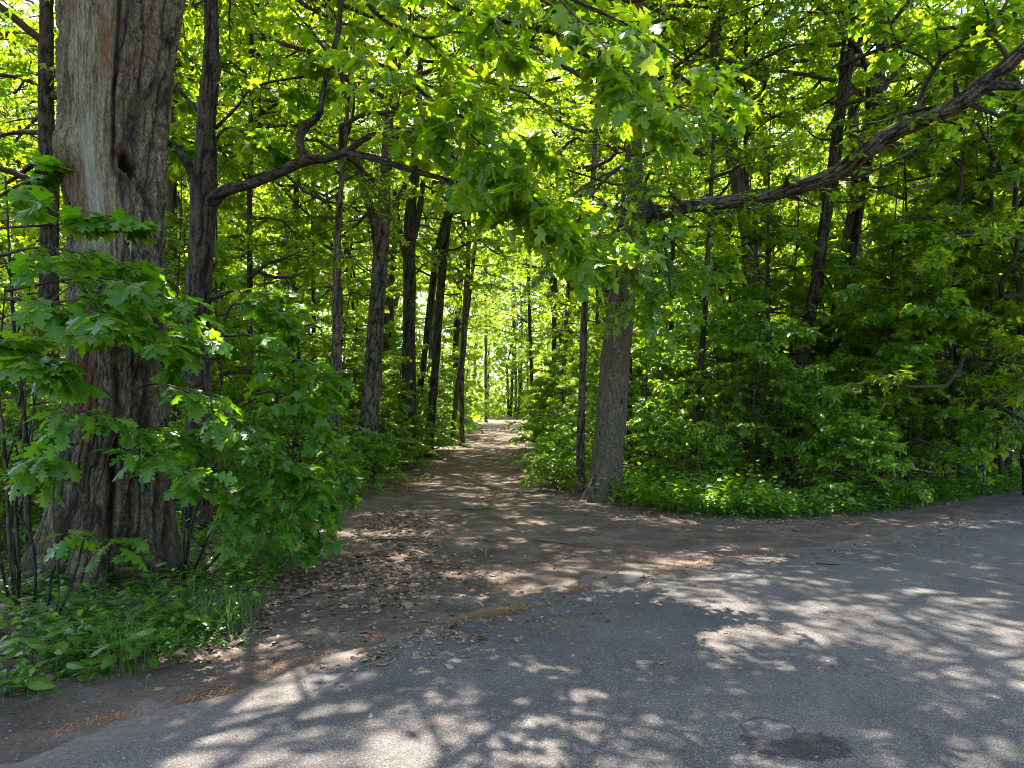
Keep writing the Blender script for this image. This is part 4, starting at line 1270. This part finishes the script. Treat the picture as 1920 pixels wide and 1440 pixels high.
b1 = (-3.75, 5.55, -.03)
sapling('maple_sapling', 'tall many stemmed maple sapling spreading flat tiers in front of the massive old trunk', b1,
        [stemline(b1, P(10, 540, 5.4), .022), stemline(b1, P(60, 700, 5.6), .018), stemline((b1[0] - .1, b1[1] + .1, 0), P(-40, 600, 5.7), .018), stemline((b1[0] + .05, b1[1] + .12, 0), P(40, 640, 5.7), .014)],
        [[(10, 545, 5.4, 8), (90, 530, 5.3, 6), (170, 520, 5.2, 5), (260, 535, 5.2, 4), (340, 575, 5.2, 3)],
         [(5, 560, 5.4, 7), (60, 560, 5.2, 5), (130, 575, 5.0, 4), (220, 600, 4.9, 3), (280, 640, 4.9, 2)],
         [(0, 480, 5.6, 7), (60, 465, 5.5, 6), (130, 470, 5.5, 5), (200, 490, 5.5, 4), (270, 505, 5.6, 3)],
         [(-20, 640, 5.2, 7), (20, 640, 5.0, 5), (60, 660, 4.9, 4), (100, 690, 4.8, 3)],
         [(-20, 430, 5.6, 6), (40, 425, 5.6, 5), (110, 420, 5.6, 4), (200, 405, 5.7, 3), (240, 410, 5.7, 2)],
         [(10, 560, 5.6, 6), (120, 590, 5.9, 5), (230, 610, 6.0, 4), (320, 640, 6.0, 3)],
         [(-20, 380, 6.0, 6), (30, 350, 6.2, 5), (80, 330, 6.4, 4), (100, 300, 6.5, 2)]], 'maple', .12, M_SAP, 7, subk=6, twk=4)
b2 = (-3.3, 5.2, -.03)
sapling('oak_sapling', 'oak sapling with lobed leaves hanging low in front of the massive old trunk', b2,
        [stemline(b2, P(170, 780, 5.2), .014), stemline(b2, P(250, 700, 5.3), .012), stemline(b2, P(120, 820, 5.1), .01)],
        [[(170, 800, 5.2, 5), (210, 790, 5.1, 4), (250, 800, 5.1, 3), (290, 830, 5.1, 2)],
         [(250, 730, 5.3, 5), (290, 720, 5.3, 4), (340, 730, 5.3, 3), (400, 770, 5.3, 2)],
         [(150, 830, 5.2, 4), (120, 840, 5.1, 4), (80, 850, 5.0, 3), (60, 880, 5.0, 2)],
         [(170, 790, 5.2, 4), (160, 770, 5.0, 4), (140, 780, 4.8, 3), (130, 810, 4.7, 2)],
         [(200, 850, 5.2, 4), (250, 850, 5.1, 3), (300, 860, 5.0, 3), (350, 890, 5.0, 2)]], 'oak', .125, M_SAP, 4, subk=5, twk=3)
b3 = (-2.95, 6.6, -.03)
sapling('spreading_maple_sapling', 'broad maple sapling spilling towards the track from the far side of the old trunk', b3,
        [stemline(b3, P(420, 620, 6.7), .02), stemline(b3, P(480, 740, 6.6), .016), stemline(b3, P(380, 760, 6.5), .014), stemline(b3, P(540, 820, 6.4), .014)],
        [[(420, 630, 6.7, 7), (480, 630, 6.6, 5), (540, 660, 6.5, 4), (600, 720, 6.4, 3)],
         [(420, 650, 6.7, 7), (400, 640, 6.4, 5), (360, 650, 6.1, 4), (320, 690, 6.0, 3)],
         [(480, 740, 6.6, 6), (520, 735, 6.5, 5), (560, 755, 6.4, 4), (590, 800, 6.3, 3)],
         [(400, 770, 6.5, 6), (430, 780, 6.2, 5), (470, 810, 6.0, 4), (500, 850, 5.9, 3)],
         [(380, 800, 6.5, 5), (350, 810, 6.1, 4), (310, 820, 5.9, 3), (270, 850, 5.8, 2)],
         [(540, 830, 6.4, 5), (550, 850, 6.3, 4), (570, 890, 6.2, 3), (590, 940, 6.1, 2)],
         [(420, 700, 6.7, 6), (470, 700, 6.9, 5), (540, 720, 7.0, 4), (590, 790, 7.0, 3)],
         [(460, 850, 6.5, 5), (480, 870, 6.2, 4), (520, 910, 6.0, 3), (550, 960, 5.9, 2)],
         [(400, 860, 6.4, 5), (400, 880, 6.1, 4), (430, 930, 5.9, 3), (450, 980, 5.8, 2)],
         [(420, 600, 6.8, 6), (440, 570, 6.9, 5), (500, 580, 7.0, 4), (560, 620, 7.1, 3)]], 'maple', .105, M_SAP, 6, subk=6, twk=4)
b4 = (-2.55, 7.9, -.03)
sapling('leafy_bank_sapling', 'low sapling with drooping leaves on the bank beside the track mouth', b4,
        [stemline(b4, P(520, 870, 7.8), .012), stemline(b4, P(560, 900, 7.7), .01), stemline(b4, P(590, 870, 8.0), .012)],
        [[(520, 880, 7.8, 4), (560, 870, 7.6, 3), (600, 900, 7.5, 3), (625, 950, 7.4, 2)],
         [(560, 910, 7.7, 4), (570, 930, 7.4, 3), (590, 970, 7.2, 2), (600, 1010, 7.1, 2)],
         [(520, 880, 7.8, 4), (490, 890, 7.3, 3), (480, 940, 7.0, 3), (490, 1000, 6.8, 2)],
         [(590, 870, 8.0, 4), (620, 850, 8.1, 3), (640, 880, 8.1, 2), (650, 920, 8.0, 2)],
         [(540, 900, 7.7, 4), (530, 950, 7.2, 3), (540, 1000, 6.9, 2), (550, 1040, 6.8, 2)]], 'maple', .095, M_SAP, 7)
b5 = tuple(G(190, 1150) + np.array([0, 0, -.03]))
sapling('oak_seedling', 'small oak seedling alone before the roots of the massive old tree', b5,
        [stemline(b5, P(195, 1020, 5.2), .008)],
        [[(195, 1030, 5.2, 3), (190, 1010, 5.2, 3), (160, 1005, 5.2, 2), (140, 1015, 5.2, 2)], [(195, 1030, 5.2, 3), (205, 1010, 5.1, 3), (225, 1010, 5.1, 2), (240, 1030, 5.1, 1)]], 'oak', .15, M_SAP, 3, subk=2, twk=1)

# bare dark stems at the far left edge
for (pa, pb, Yb, r_, lab) in [((55, 1060), (10, 330), 6.4, .03, 'dark bare shrub stem rising at the left flank of the massive old tree'),
                              ((30, 1050), (75, 620), 6.7, .018, 'thin dark stem crossing behind the bare shrub stem')]:
    a0 = np.array([(pa[0] - 960) / FPX * Yb, Yb, -.05])
    t = thing('shrub_stem', lab, 'shrub', tuple(a0))
    obj('stem', bark_tube('stem', stemline(a0, P(pb[0], pb[1], Yb), r_, 5, .04), 10, .05, M_DARK, .003, 40, 1.), t, tuple(-a0))
    for q in range(4):
        u = .3 + .15 * q
        p0 = a0 * (1 - u) + P(pb[0], pb[1], Yb) * u
        p1 = p0 + np.array([rng.normal(0, .3), rng.normal(0, .2), .5])
        obj('branch', bark_tube('branch', stemline(p0, p1, r_ * .4, 3, .03), 6, .06, M_DARK, .001, 40, 1.), t, tuple(-a0))

# ------------------------------------------------------------------ broad leaved plants on the verge
BLOCS = []
labs = ['beside the road edge', 'under the old tree roots', 'next to the grass tuft']
spots = []
for px, py in [(20, 1300), (60, 1240), (10, 1200), (110, 1180), (40, 1130), (150, 1230), (200, 1190), (250, 1150), (300, 1170), (350, 1130), (330, 1190), (230, 1250), (290, 1240), (110, 1270), (180, 1150), (100, 1110), (400, 1100), (280, 1110), (380, 1180), (440, 1070), (500, 1040)]:
    spots.append(G(px, py + 12))
plant_words = ['lowest of the verge plants, touching the asphalt dust', 'broad leaved verge plant just above the lowest one', 'broad leaved plant cut by the picture edge on the verge', 'verge plant with wide leaves before the shrub stem', 'shaded broad leaved plant by the foot of the shrub stem',
               'verge plant amid the small white speckled herbs', 'broad leaved plant at the middle of the verge patch', 'wide leaved plant under the oak seedling', 'plant with upright oval leaves near the grass tuft', 'broad leaved plant tucked against the right root of the old tree',
               'knee high plant with big pointed leaves before the grass tuft', 'small plant at the road side of the white speckled herbs', 'small plant between the speckled herbs and the bare dust', 'low plant second from the asphalt dust', 'shaded plant straight below the oak seedling',
               'dim plant against the left root of the old tree', 'plant between the old tree and the grass tuft', 'plant at the very foot of the old trunk, centre', 'plant growing out of the grass tuft', 'plant on the dim bank behind the grass tuft', 'last broad leaved plant on the bank towards the track']
for i, g in enumerate(spots):
    t = thing('broadleaf_plant', plant_words[i], 'plant', (g[0], g[1], 0), 'broad leaved plants on the verge')
    h = rng.uniform(.12, .3)
    top = (g[0] + rng.normal(0, .03), g[1] + rng.normal(0, .03), h)
    obj('stem', bark_tube('stem', stemline((g[0], g[1], -.02), top, .005, 3, .008), 5, .05, M_HERB, 0, 40, 1.), t, (-g[0], -g[1], 0))
    nl = 10
    az = np.arange(nl) * 2.4 + rng.random() * 6
    zz = h * (.35 + .65 * (np.arange(nl) + 1) / nl)
    pos = np.stack([g[0] + np.cos(az) * .03, g[1] + np.sin(az) * .03, zz], 1)
    ax = np.stack([np.cos(az), np.sin(az), rng.uniform(-.15, .45, nl)], 1)
    up_ = norm(np.array([0, 0, 1.]) + rng.normal(0, .25, (nl, 3)))
    place_leaves(t, pos + ax * .04, ax, up_, rng.uniform(.09, .17, nl), 'oval', M_HERB, 40)

# small herbs, seedlings and cover that nobody could count
def scatter_band(n, dlo, dhi, ylo, yhi, xlo, xhi, dens=None):
    out = []
    while len(out) < n:
        x = rng.uniform(xlo, xhi, n * 3)
        y = ylo + rng.random(n * 3) ** 1.5 * (yhi - ylo)
        d = open_dist(x, y)
        ok = (d > dlo) & (d < dhi)
        if dens is not None:
            ok &= rng.random(len(x)) < dens(x, y, d)
        for a, b_ in zip(x[ok], y[ok]):
            out.append((a, b_))
            if len(out) >= n:
                break
    return np.array(out)


def cover(name, label, XY, hmin, hmax, nleaf, size, tmpl, mat, stem=True, wid=1.):
    n = len(XY)
    z = floor_z(XY[:, 0], XY[:, 1])
    h = rng.uniform(hmin, hmax, n) * (.6 + .8 * fbm(XY[:, 0] * 1.2, XY[:, 1] * 1.2, 0 * z, 2))
    Pl = np.zeros((n, 3, 3))
    lean = rng.normal(0, .25, (n, 2))
    for i, u in enumerate((0, .5, 1)):
        Pl[:, i, 0] = XY[:, 0] + lean[:, 0] * h * u * u
        Pl[:, i, 1] = XY[:, 1] + lean[:, 1] * h * u * u
        Pl[:, i, 2] = z + h * u
    k = nleaf
    t = .25 + .75 * (np.arange(k)[None] + rng.random((n, k))) / k
    pos, tg = resample(Pl, t)
    az = rng.uniform(0, 2 * PI, (n, k))
    ax = np.stack([np.cos(az), np.sin(az), rng.uniform(-.5, .5, (n, k))], -1)
    up_ = norm(np.array([0, 0, 1.]) + rng.normal(0, .35, ax.shape))
    sz = size * rng.uniform(.5, 1.3, (n, k))
    me = leaf_mesh(name, pos.reshape(-1, 3), ax.reshape(-1, 3), up_.reshape(-1, 3), sz.ravel(), tmpl, mat, wid=wid)
    return obj(name, me, kind='stuff', label=label)


cover('roadside_herbs', 'low green herbs spilling along the road edge of the woods', scatter_band(2600, .0, 1.4, 9.8, 30, 2.2, 24, lambda x, y, d: np.exp(-d * .8)), .12, .42, 8, .09, OVAL, M_HERB)
cover('verge_herbs', 'small leafy herbs on the verge round the old tree', scatter_band(3400, .0, 4.5, 3.4, 10.5, -9, -1.9), .05, .24, 7, .065, OVAL, M_HERB)
cover('woodland_seedlings', 'seedlings and low leaves covering the floor of the woods', scatter_band(6000, .05, 30, 9, 60, -34, 34), .1, .5, 6, .12, KITE, M_UNDER, wid=1.3)
cover('track_side_herbs', 'leafy plants lining both banks of the track', scatter_band(5500, .0, 1.6, 10, 60, -7, 4), .15, .6, 8, .10, KITE, M_UNDER, wid=1.2)
cover('white_speckled_herbs', 'fine herbs with small pale leaves catching the sun on the verge', np.stack([rng.normal(-2.5, .3, 500), rng.normal(4.95, .22, 500)], 1), .05, .17, 8, .03, OVAL, M_HERB)


def blades(name, label, XY, hmin, hmax, per, spread):
    n = len(XY) * per
    C = np.repeat(XY, per, 0) + rng.normal(0, spread, (n, 2))
    z = np.maximum(floor_z(C[:, 0], C[:, 1]), -.02)
    h = rng.uniform(hmin, hmax, n)
    az = rng.uniform(0, 2 * PI, n)
    lean = rng.uniform(.1, .7, n)
    wd = rng.uniform(.0015, .0035, n)
    V = np.zeros((n, 7, 3))
    sx, sy = -np.sin(az), np.cos(az)
    for i, u in enumerate((0, .4, .75)):
        cx = C[:, 0] + np.cos(az) * lean * h * u * u
        cy = C[:, 1] + np.sin(az) * lean * h * u * u
        cz = z + h * u * (1 - .25 * lean * u)
        ww = wd * (1 - u * .5)
        V[:, 2 * i] = np.stack([cx - sx * ww, cy - sy * ww, cz], 1)
        V[:, 2 * i + 1] = np.stack([cx + sx * ww, cy + sy * ww, cz], 1)
    V[:, 6] = np.stack([C[:, 0] + np.cos(az) * lean * h, C[:, 1] + np.sin(az) * lean * h, z + h * (1 - .3 * lean)], 1)
    T = np.array([(0, 1, 3), (0, 3, 2), (2, 3, 5), (2, 5, 4), (4, 5, 6)])
    F = (T[None] + (np.arange(n) * 7)[:, None, None]).reshape(-1, 3)
    return obj(name, mesh_of(name, V.reshape(-1, 3), F, 3, M_GRASS, {'rnd': ('FACE', np.repeat(rng.random(n), 5))}), kind='stuff', label=label)


tuf = np.array([G(px, py)[:2] for px, py in [(385, 1190), (400, 1180), (415, 1195), (430, 1175), (450, 1185), (390, 1165), (465, 1165), (370, 1200), (355, 1150), (480, 1150), (200, 1250), (240, 1262), (260, 1240)]])
blades('grass', 'tuft of long grass at the verge between the plants and the leaf litter', tuf, .12, .34, 34, .05)
blades('thin_grass', 'sparse thin grass along the edges of the woods', scatter_band(420, -.05, .5, 3.5, 20, -5, 12), .05, .14, 6, .06)


# dead leaves, twigs, stones
def litter(name, label, XY, size, mat, tmpl, zoff=.012, onroad=False, flat=.3):
    n = len(XY)
    x, y = XY[:, 0], XY[:, 1]
    rs = (x - E0[0]) * ED[0] + (y - E0[1]) * ED[1]
    rtv = (x - E0[0]) * EN[0] + (y - E0[1]) * EN[1] - edge_off(rs)
    z = np.maximum(np.maximum(floor_z(x, y), path_z(x, y) - .01), np.where(rtv > .1, .022, -.1)) + zoff * rng.random(n)
    az = rng.uniform(0, 2 * PI, n)
    ax = np.stack([np.cos(az), np.sin(az), rng.normal(0, flat, n)], 1)
    up_ = norm(np.array([0, 0, 1.]) + rng.normal(0, flat, (n, 3)))
    return obj(name, leaf_mesh(name, np.stack([x, y, z], 1), ax, up_, size * rng.uniform(.5, 1.3, n), tmpl, mat), kind='stuff', label=label)


D_edge = lambda x, y, d: np.exp(-np.abs(d + .1) / .45)
curl = [(v * np.array([1, 1, 2.2]), f) for v, f in [MAPLE_MID[0], OVAL[0]]]
litter('leaf_litter', 'curled brown dead leaves drifted along the edges of the track', scatter_band(14000, -1.3, 1.5, 4.6, 26, -5, 5, D_edge), .07, M_DEAD, curl)
dens2 = lambda x, y, d: np.exp(-((x + 1.2) / .8) ** 2 - ((y - 7.2) / 1.1) ** 2) + .6 * np.exp(-((x + 1.5) / .5) ** 2 - ((y - 9.5) / 1.5) ** 2)
litter('leaf_drift', 'thick drift of pale dead leaves at the near corner of the track mouth', scatter_band(2600, -3, .6, 5, 11, -3, 1, dens2), .075, M_DEAD, curl, .03)
litter('scattered_leaves', 'dead leaves scattered thinly over the dirt', scatter_band(4500, -4, 0, 4.4, 40, -5, 8), .05, M_DEAD, curl, .008)
litter('road_litter', 'small dry leaf scraps scattered over the asphalt', np.stack([rng.uniform(-2.5, 8, 500), rng.uniform(2.8, 10, 500)], 1), .028, M_DEAD, curl, .006, flat=.25)
litter('cover_litter', 'dry leaf scraps gathered round the valve cover', np.stack([rng.normal(vc[0] - .02, .2, 160), rng.normal(vc[1] - .08, .09, 160)], 1), .02, M_DEAD, curl, .006, flat=.25)
litter('woods_litter', 'dead leaves carpeting the floor inside the woods', scatter_band(9000, 0, 12, 4, 30, -14, 16), .09, M_DEAD, curl, .02)
nd = []
for px, py, n_, sx, sy in [(880, 1160, 700, .3, .07), (960, 1150, 500, .2, .05), (830, 1165, 500, .12, .05), (410, 1300, 700, .22, .05), (180, 1350, 400, .14, .03), (560, 1240, 500, .18, .05), (1080, 1110, 300, .13, .04), (1280, 1068, 600, .3, .08), (690, 1200, 300, .06, .03),
                           (1500, 1020, 900, .9, .12), (1700, 985, 900, 1.0, .12), (1100, 1170, 300, .3, .1), (480, 1260, 400, .25, .06)]:
    g = G(px, py)
    u = rng.normal(0, sx, n_)
    v = rng.normal(0, sy, n_)
    nd.append(np.stack([g[0] + ED[0] * u + EN[0] * v, g[1] + ED[1] * u + EN[1] * v], 1))
NEED = [(np.array([(-.07, 0, 0), (.07, 0, 0), (.07, 1, .05), (-.07, 1, .05)]), np.array([(0, 1, 2), (0, 2, 3)]))]
litter('fallen_catkins', 'rust coloured catkin debris gathered in streaks along the asphalt edge', np.concatenate(nd), .03, M_NEEDLE, NEED, .012, flat=.2)

SLIV = [(np.array([(-.035, 0, 0), (.035, 0, 0), (.03, .5, .04), (-.03, .5, .04), (.0, 1, 0)]), np.array([(0, 1, 2), (0, 2, 3), (3, 2, 4)]))]
litter('twig_debris', 'fine brown twig and bark scraps strewn over the dirt track', scatter_band(9000, -4, .4, 4.4, 30, -5, 8), .055, M_DEAD, SLIV, .012, flat=.15)
litter('leaf_crumbs', 'crumbled leaf bits matted into the dirt', scatter_band(16000, -3.2, .5, 4.6, 22, -5, 6, lambda x, y, d: np.clip(np.exp(-np.abs(d + .1) / .9) + .15, 0, 1)), .028, M_DEAD, curl, .008, flat=.3)
# gravel
n = 3500
gs = rng.uniform(-5, 14, n)
gt = rng.normal(-.15, .45, n)
gxv, gyv = road_xy(gs, gt + edge_off(gs))
tet = np.array([(1, 0, -.2), (-.5, .87, -.2), (-.5, -.87, -.2), (.1, .1, .7)])
TF = np.array([(0, 1, 3), (1, 2, 3), (2, 0, 3)])
a = rng.uniform(0, 2 * PI, n)
s = rng.uniform(.003, .010, n)
R_ = np.stack([np.stack([np.cos(a), -np.sin(a)], 1), np.stack([np.sin(a), np.cos(a)], 1)], 1)
V = np.einsum('nij,kj->nki', R_, tet[:, :2])
V = np.concatenate([V, np.broadcast_to(tet[None, :, 2:], (n, 4, 1))], 2) * s[:, None, None]
V += np.stack([gxv, gyv, np.where(gt > 0.1, .022, path_z(gxv, gyv) + .004)], 1)[:, None]
F = (TF[None] + (np.arange(n) * 4)[:, None, None]).reshape(-1, 3)
mg, ng, bgm = mat_new('gravel_stone')
ng.links.new(ramp(ng, attr(ng, 'rnd'), [(0, (.07, .055, .045)), (.6, (.13, .11, .09)), (1, (.22, .19, .165))]), bgm.inputs['Base Color'])
bgm.inputs['Roughness'].default_value = .85
obj('gravel', mesh_of('gravel', V.reshape(-1, 3), F, 3, mg, {'rnd': ('FACE', np.repeat(rng.random(n), 3))}), kind='stuff', label='small loose stones along the edge of the asphalt')

# fallen sticks and pole
for (ax_, ay_, bx_, by_, r_, lab) in [(690, 1018, 790, 1022, .010, 'long dark stick lying across the mouth of the track'), (1000, 1018, 1140, 1036, .008, 'thin forked stick lying across the middle of the dirt'),
                                      (1060, 1055, 1100, 1050, .007, 'short stick lying by the dirt edge of the asphalt'), (860, 960, 960, 955, .008, 'thin stick lying farther up the track'),
                                      (905, 1018, 930, 1024, .007, 'short stick beside the upright twig on the track'), (600, 1150, 640, 1142, .006, 'little stick in the leaf drift near the verge'), (1530, 1062, 1580, 1064, .006, 'small twig lying alone on the grey asphalt')]:
    A_, B2 = G(ax_, ay_), G(bx_, by_)
    zz = .035 if ax_ < 1500 else ROADZ + .008
    mid = (A_ + B2) / 2 + np.array([rng.normal(0, .02), rng.normal(0, .04), 0])
    st = bark_tube('stick', [(A_[0], A_[1], zz, r_), (mid[0], mid[1], zz + .01, r_ * .9), (B2[0], B2[1], zz, r_ * .4)], 7, .04, M_DARK, .001, 40, 1.)
    t = thing('fallen_stick', lab, 'stick')
    obj('stick', st, t)
    q = mid + (B2 - A_) * .1
    obj('side_twig', bark_tube('side_twig', [(mid[0], mid[1], zz + .01, r_ * .5), (q[0], q[1] + .08, zz + .03, r_ * .25)], 5, .03, M_DARK, 0, 40, 1.), t)
g = G(910, 1042)
t = thing('upright_twig', 'pale twig poking straight up out of the dirt track', 'twig', (g[0], g[1], 0))
obj('stem', bark_tube('stem', [(0, 0, -.02, .004), (.01, 0, .07, .003), (0, 0, .15, .002)], 6, .03, M_PALE, 0, 40, 1.), t)
obj('side_twig', bark_tube('side_twig', [(.008, 0, .06, .002), (.03, .01, .1, .001)], 5, .03, M_PALE, 0, 40, 1.), t)
A_, B2 = P(668, 800, 16.2), P(772, 828, 16.6)
t = thing('fallen_pole', 'pale fallen pole propped low among the leaves at the foot of the stout grey trunk', 'log')
obj('pole', bark_tube('pole', [(*A_, .03), (*((A_ + B2) / 2 + np.array([0, 0, -.06])), .035), (*B2, .02)], 10, .06, M_PALE, .004, 30, 1.), t)
obj('snag', bark_tube('snag', [(*(A_ + np.array([.1, 0, -.05])), .018), (*(A_ + np.array([-.15, .05, .2])), .006)], 7, .06, M_PALE, .002, 30, 1.), t)
ps = bark_tube('prop', [(*(A_ + np.array([.05, 0, -.02])), .02), (*(A_ + np.array([.0, .0, -1.0])), .022), (A_[0] - .02, A_[1], -.1, .024)], 8, .08, M_DARK, .003, 30, 1.)
obj('prop', ps, t)
ps2 = bark_tube('prop', [(*(B2 + np.array([-.05, 0, -.01])), .016), (B2[0], B2[1], -.1, .02)], 8, .08, M_DARK, .003, 30, 1.)

# valve cover set in the asphalt
t = thing('valve_cover', 'small round patched cover set in the asphalt in a dark tar stain', 'cover', (vc[0], vc[1], ROADZ))
mc, nc, bc = mat_new('cover_asphalt')
v = coords(nc)
vo = N_(nc, 'ShaderNodeTexVoronoi')
vo.inputs['Scale'].default_value = 170
nc.links.new(v, vo.inputs['Vector'])
nc.links.new(ramp(nc, vo.outputs['Color'], [(.25, (.042, .038, .035)), (.7, (.072, .065, .06)), (.95, (.18, .165, .15))]), bc.inputs['Base Color'])
bc.inputs['Roughness'].default_value = .85
bump(nc, bc, noise(nc, 150, 4, .7, v), .8, .004)
mr, nr, br_ = mat_new('tarry_iron')
br_.inputs['Base Color'].default_value = (.022, .018, .018, 1)
br_.inputs['Roughness'].default_value = .6


def ring(name, prof, seg, mat, wob=0.):
    th = np.arange(seg) / seg * 2 * PI
    wv = 1 + wob * (vnoise(np.cos(th) * 2 + 5, np.sin(th) * 2, 0 * th) - .5)
    V = np.concatenate([np.stack([np.cos(th) * r * wv, np.sin(th) * r * wv, 0 * th + z], 1) for r, z in prof])
    m = len(prof)
    i = np.arange(m - 1)[:, None] * seg
    j = np.arange(seg)[None]
    Q = np.stack([i + j, i + (j + 1) % seg, i + seg + (j + 1) % seg, i + seg + j], -1).reshape(-1, 4)
    return mesh_of(name, V, Q, 4, mat, None, False)


obj('lid', ring('lid', [(.117, -.02), (.117, .001), (.113, .003), (.06, .004), (.001, .004)], 48, mc, .06), t)
obj('rim', ring('rim', [(.137, -.02), (.135, .001), (.128, .003), (.120, .001), (.118, -.02)], 48, mr, .1), t)
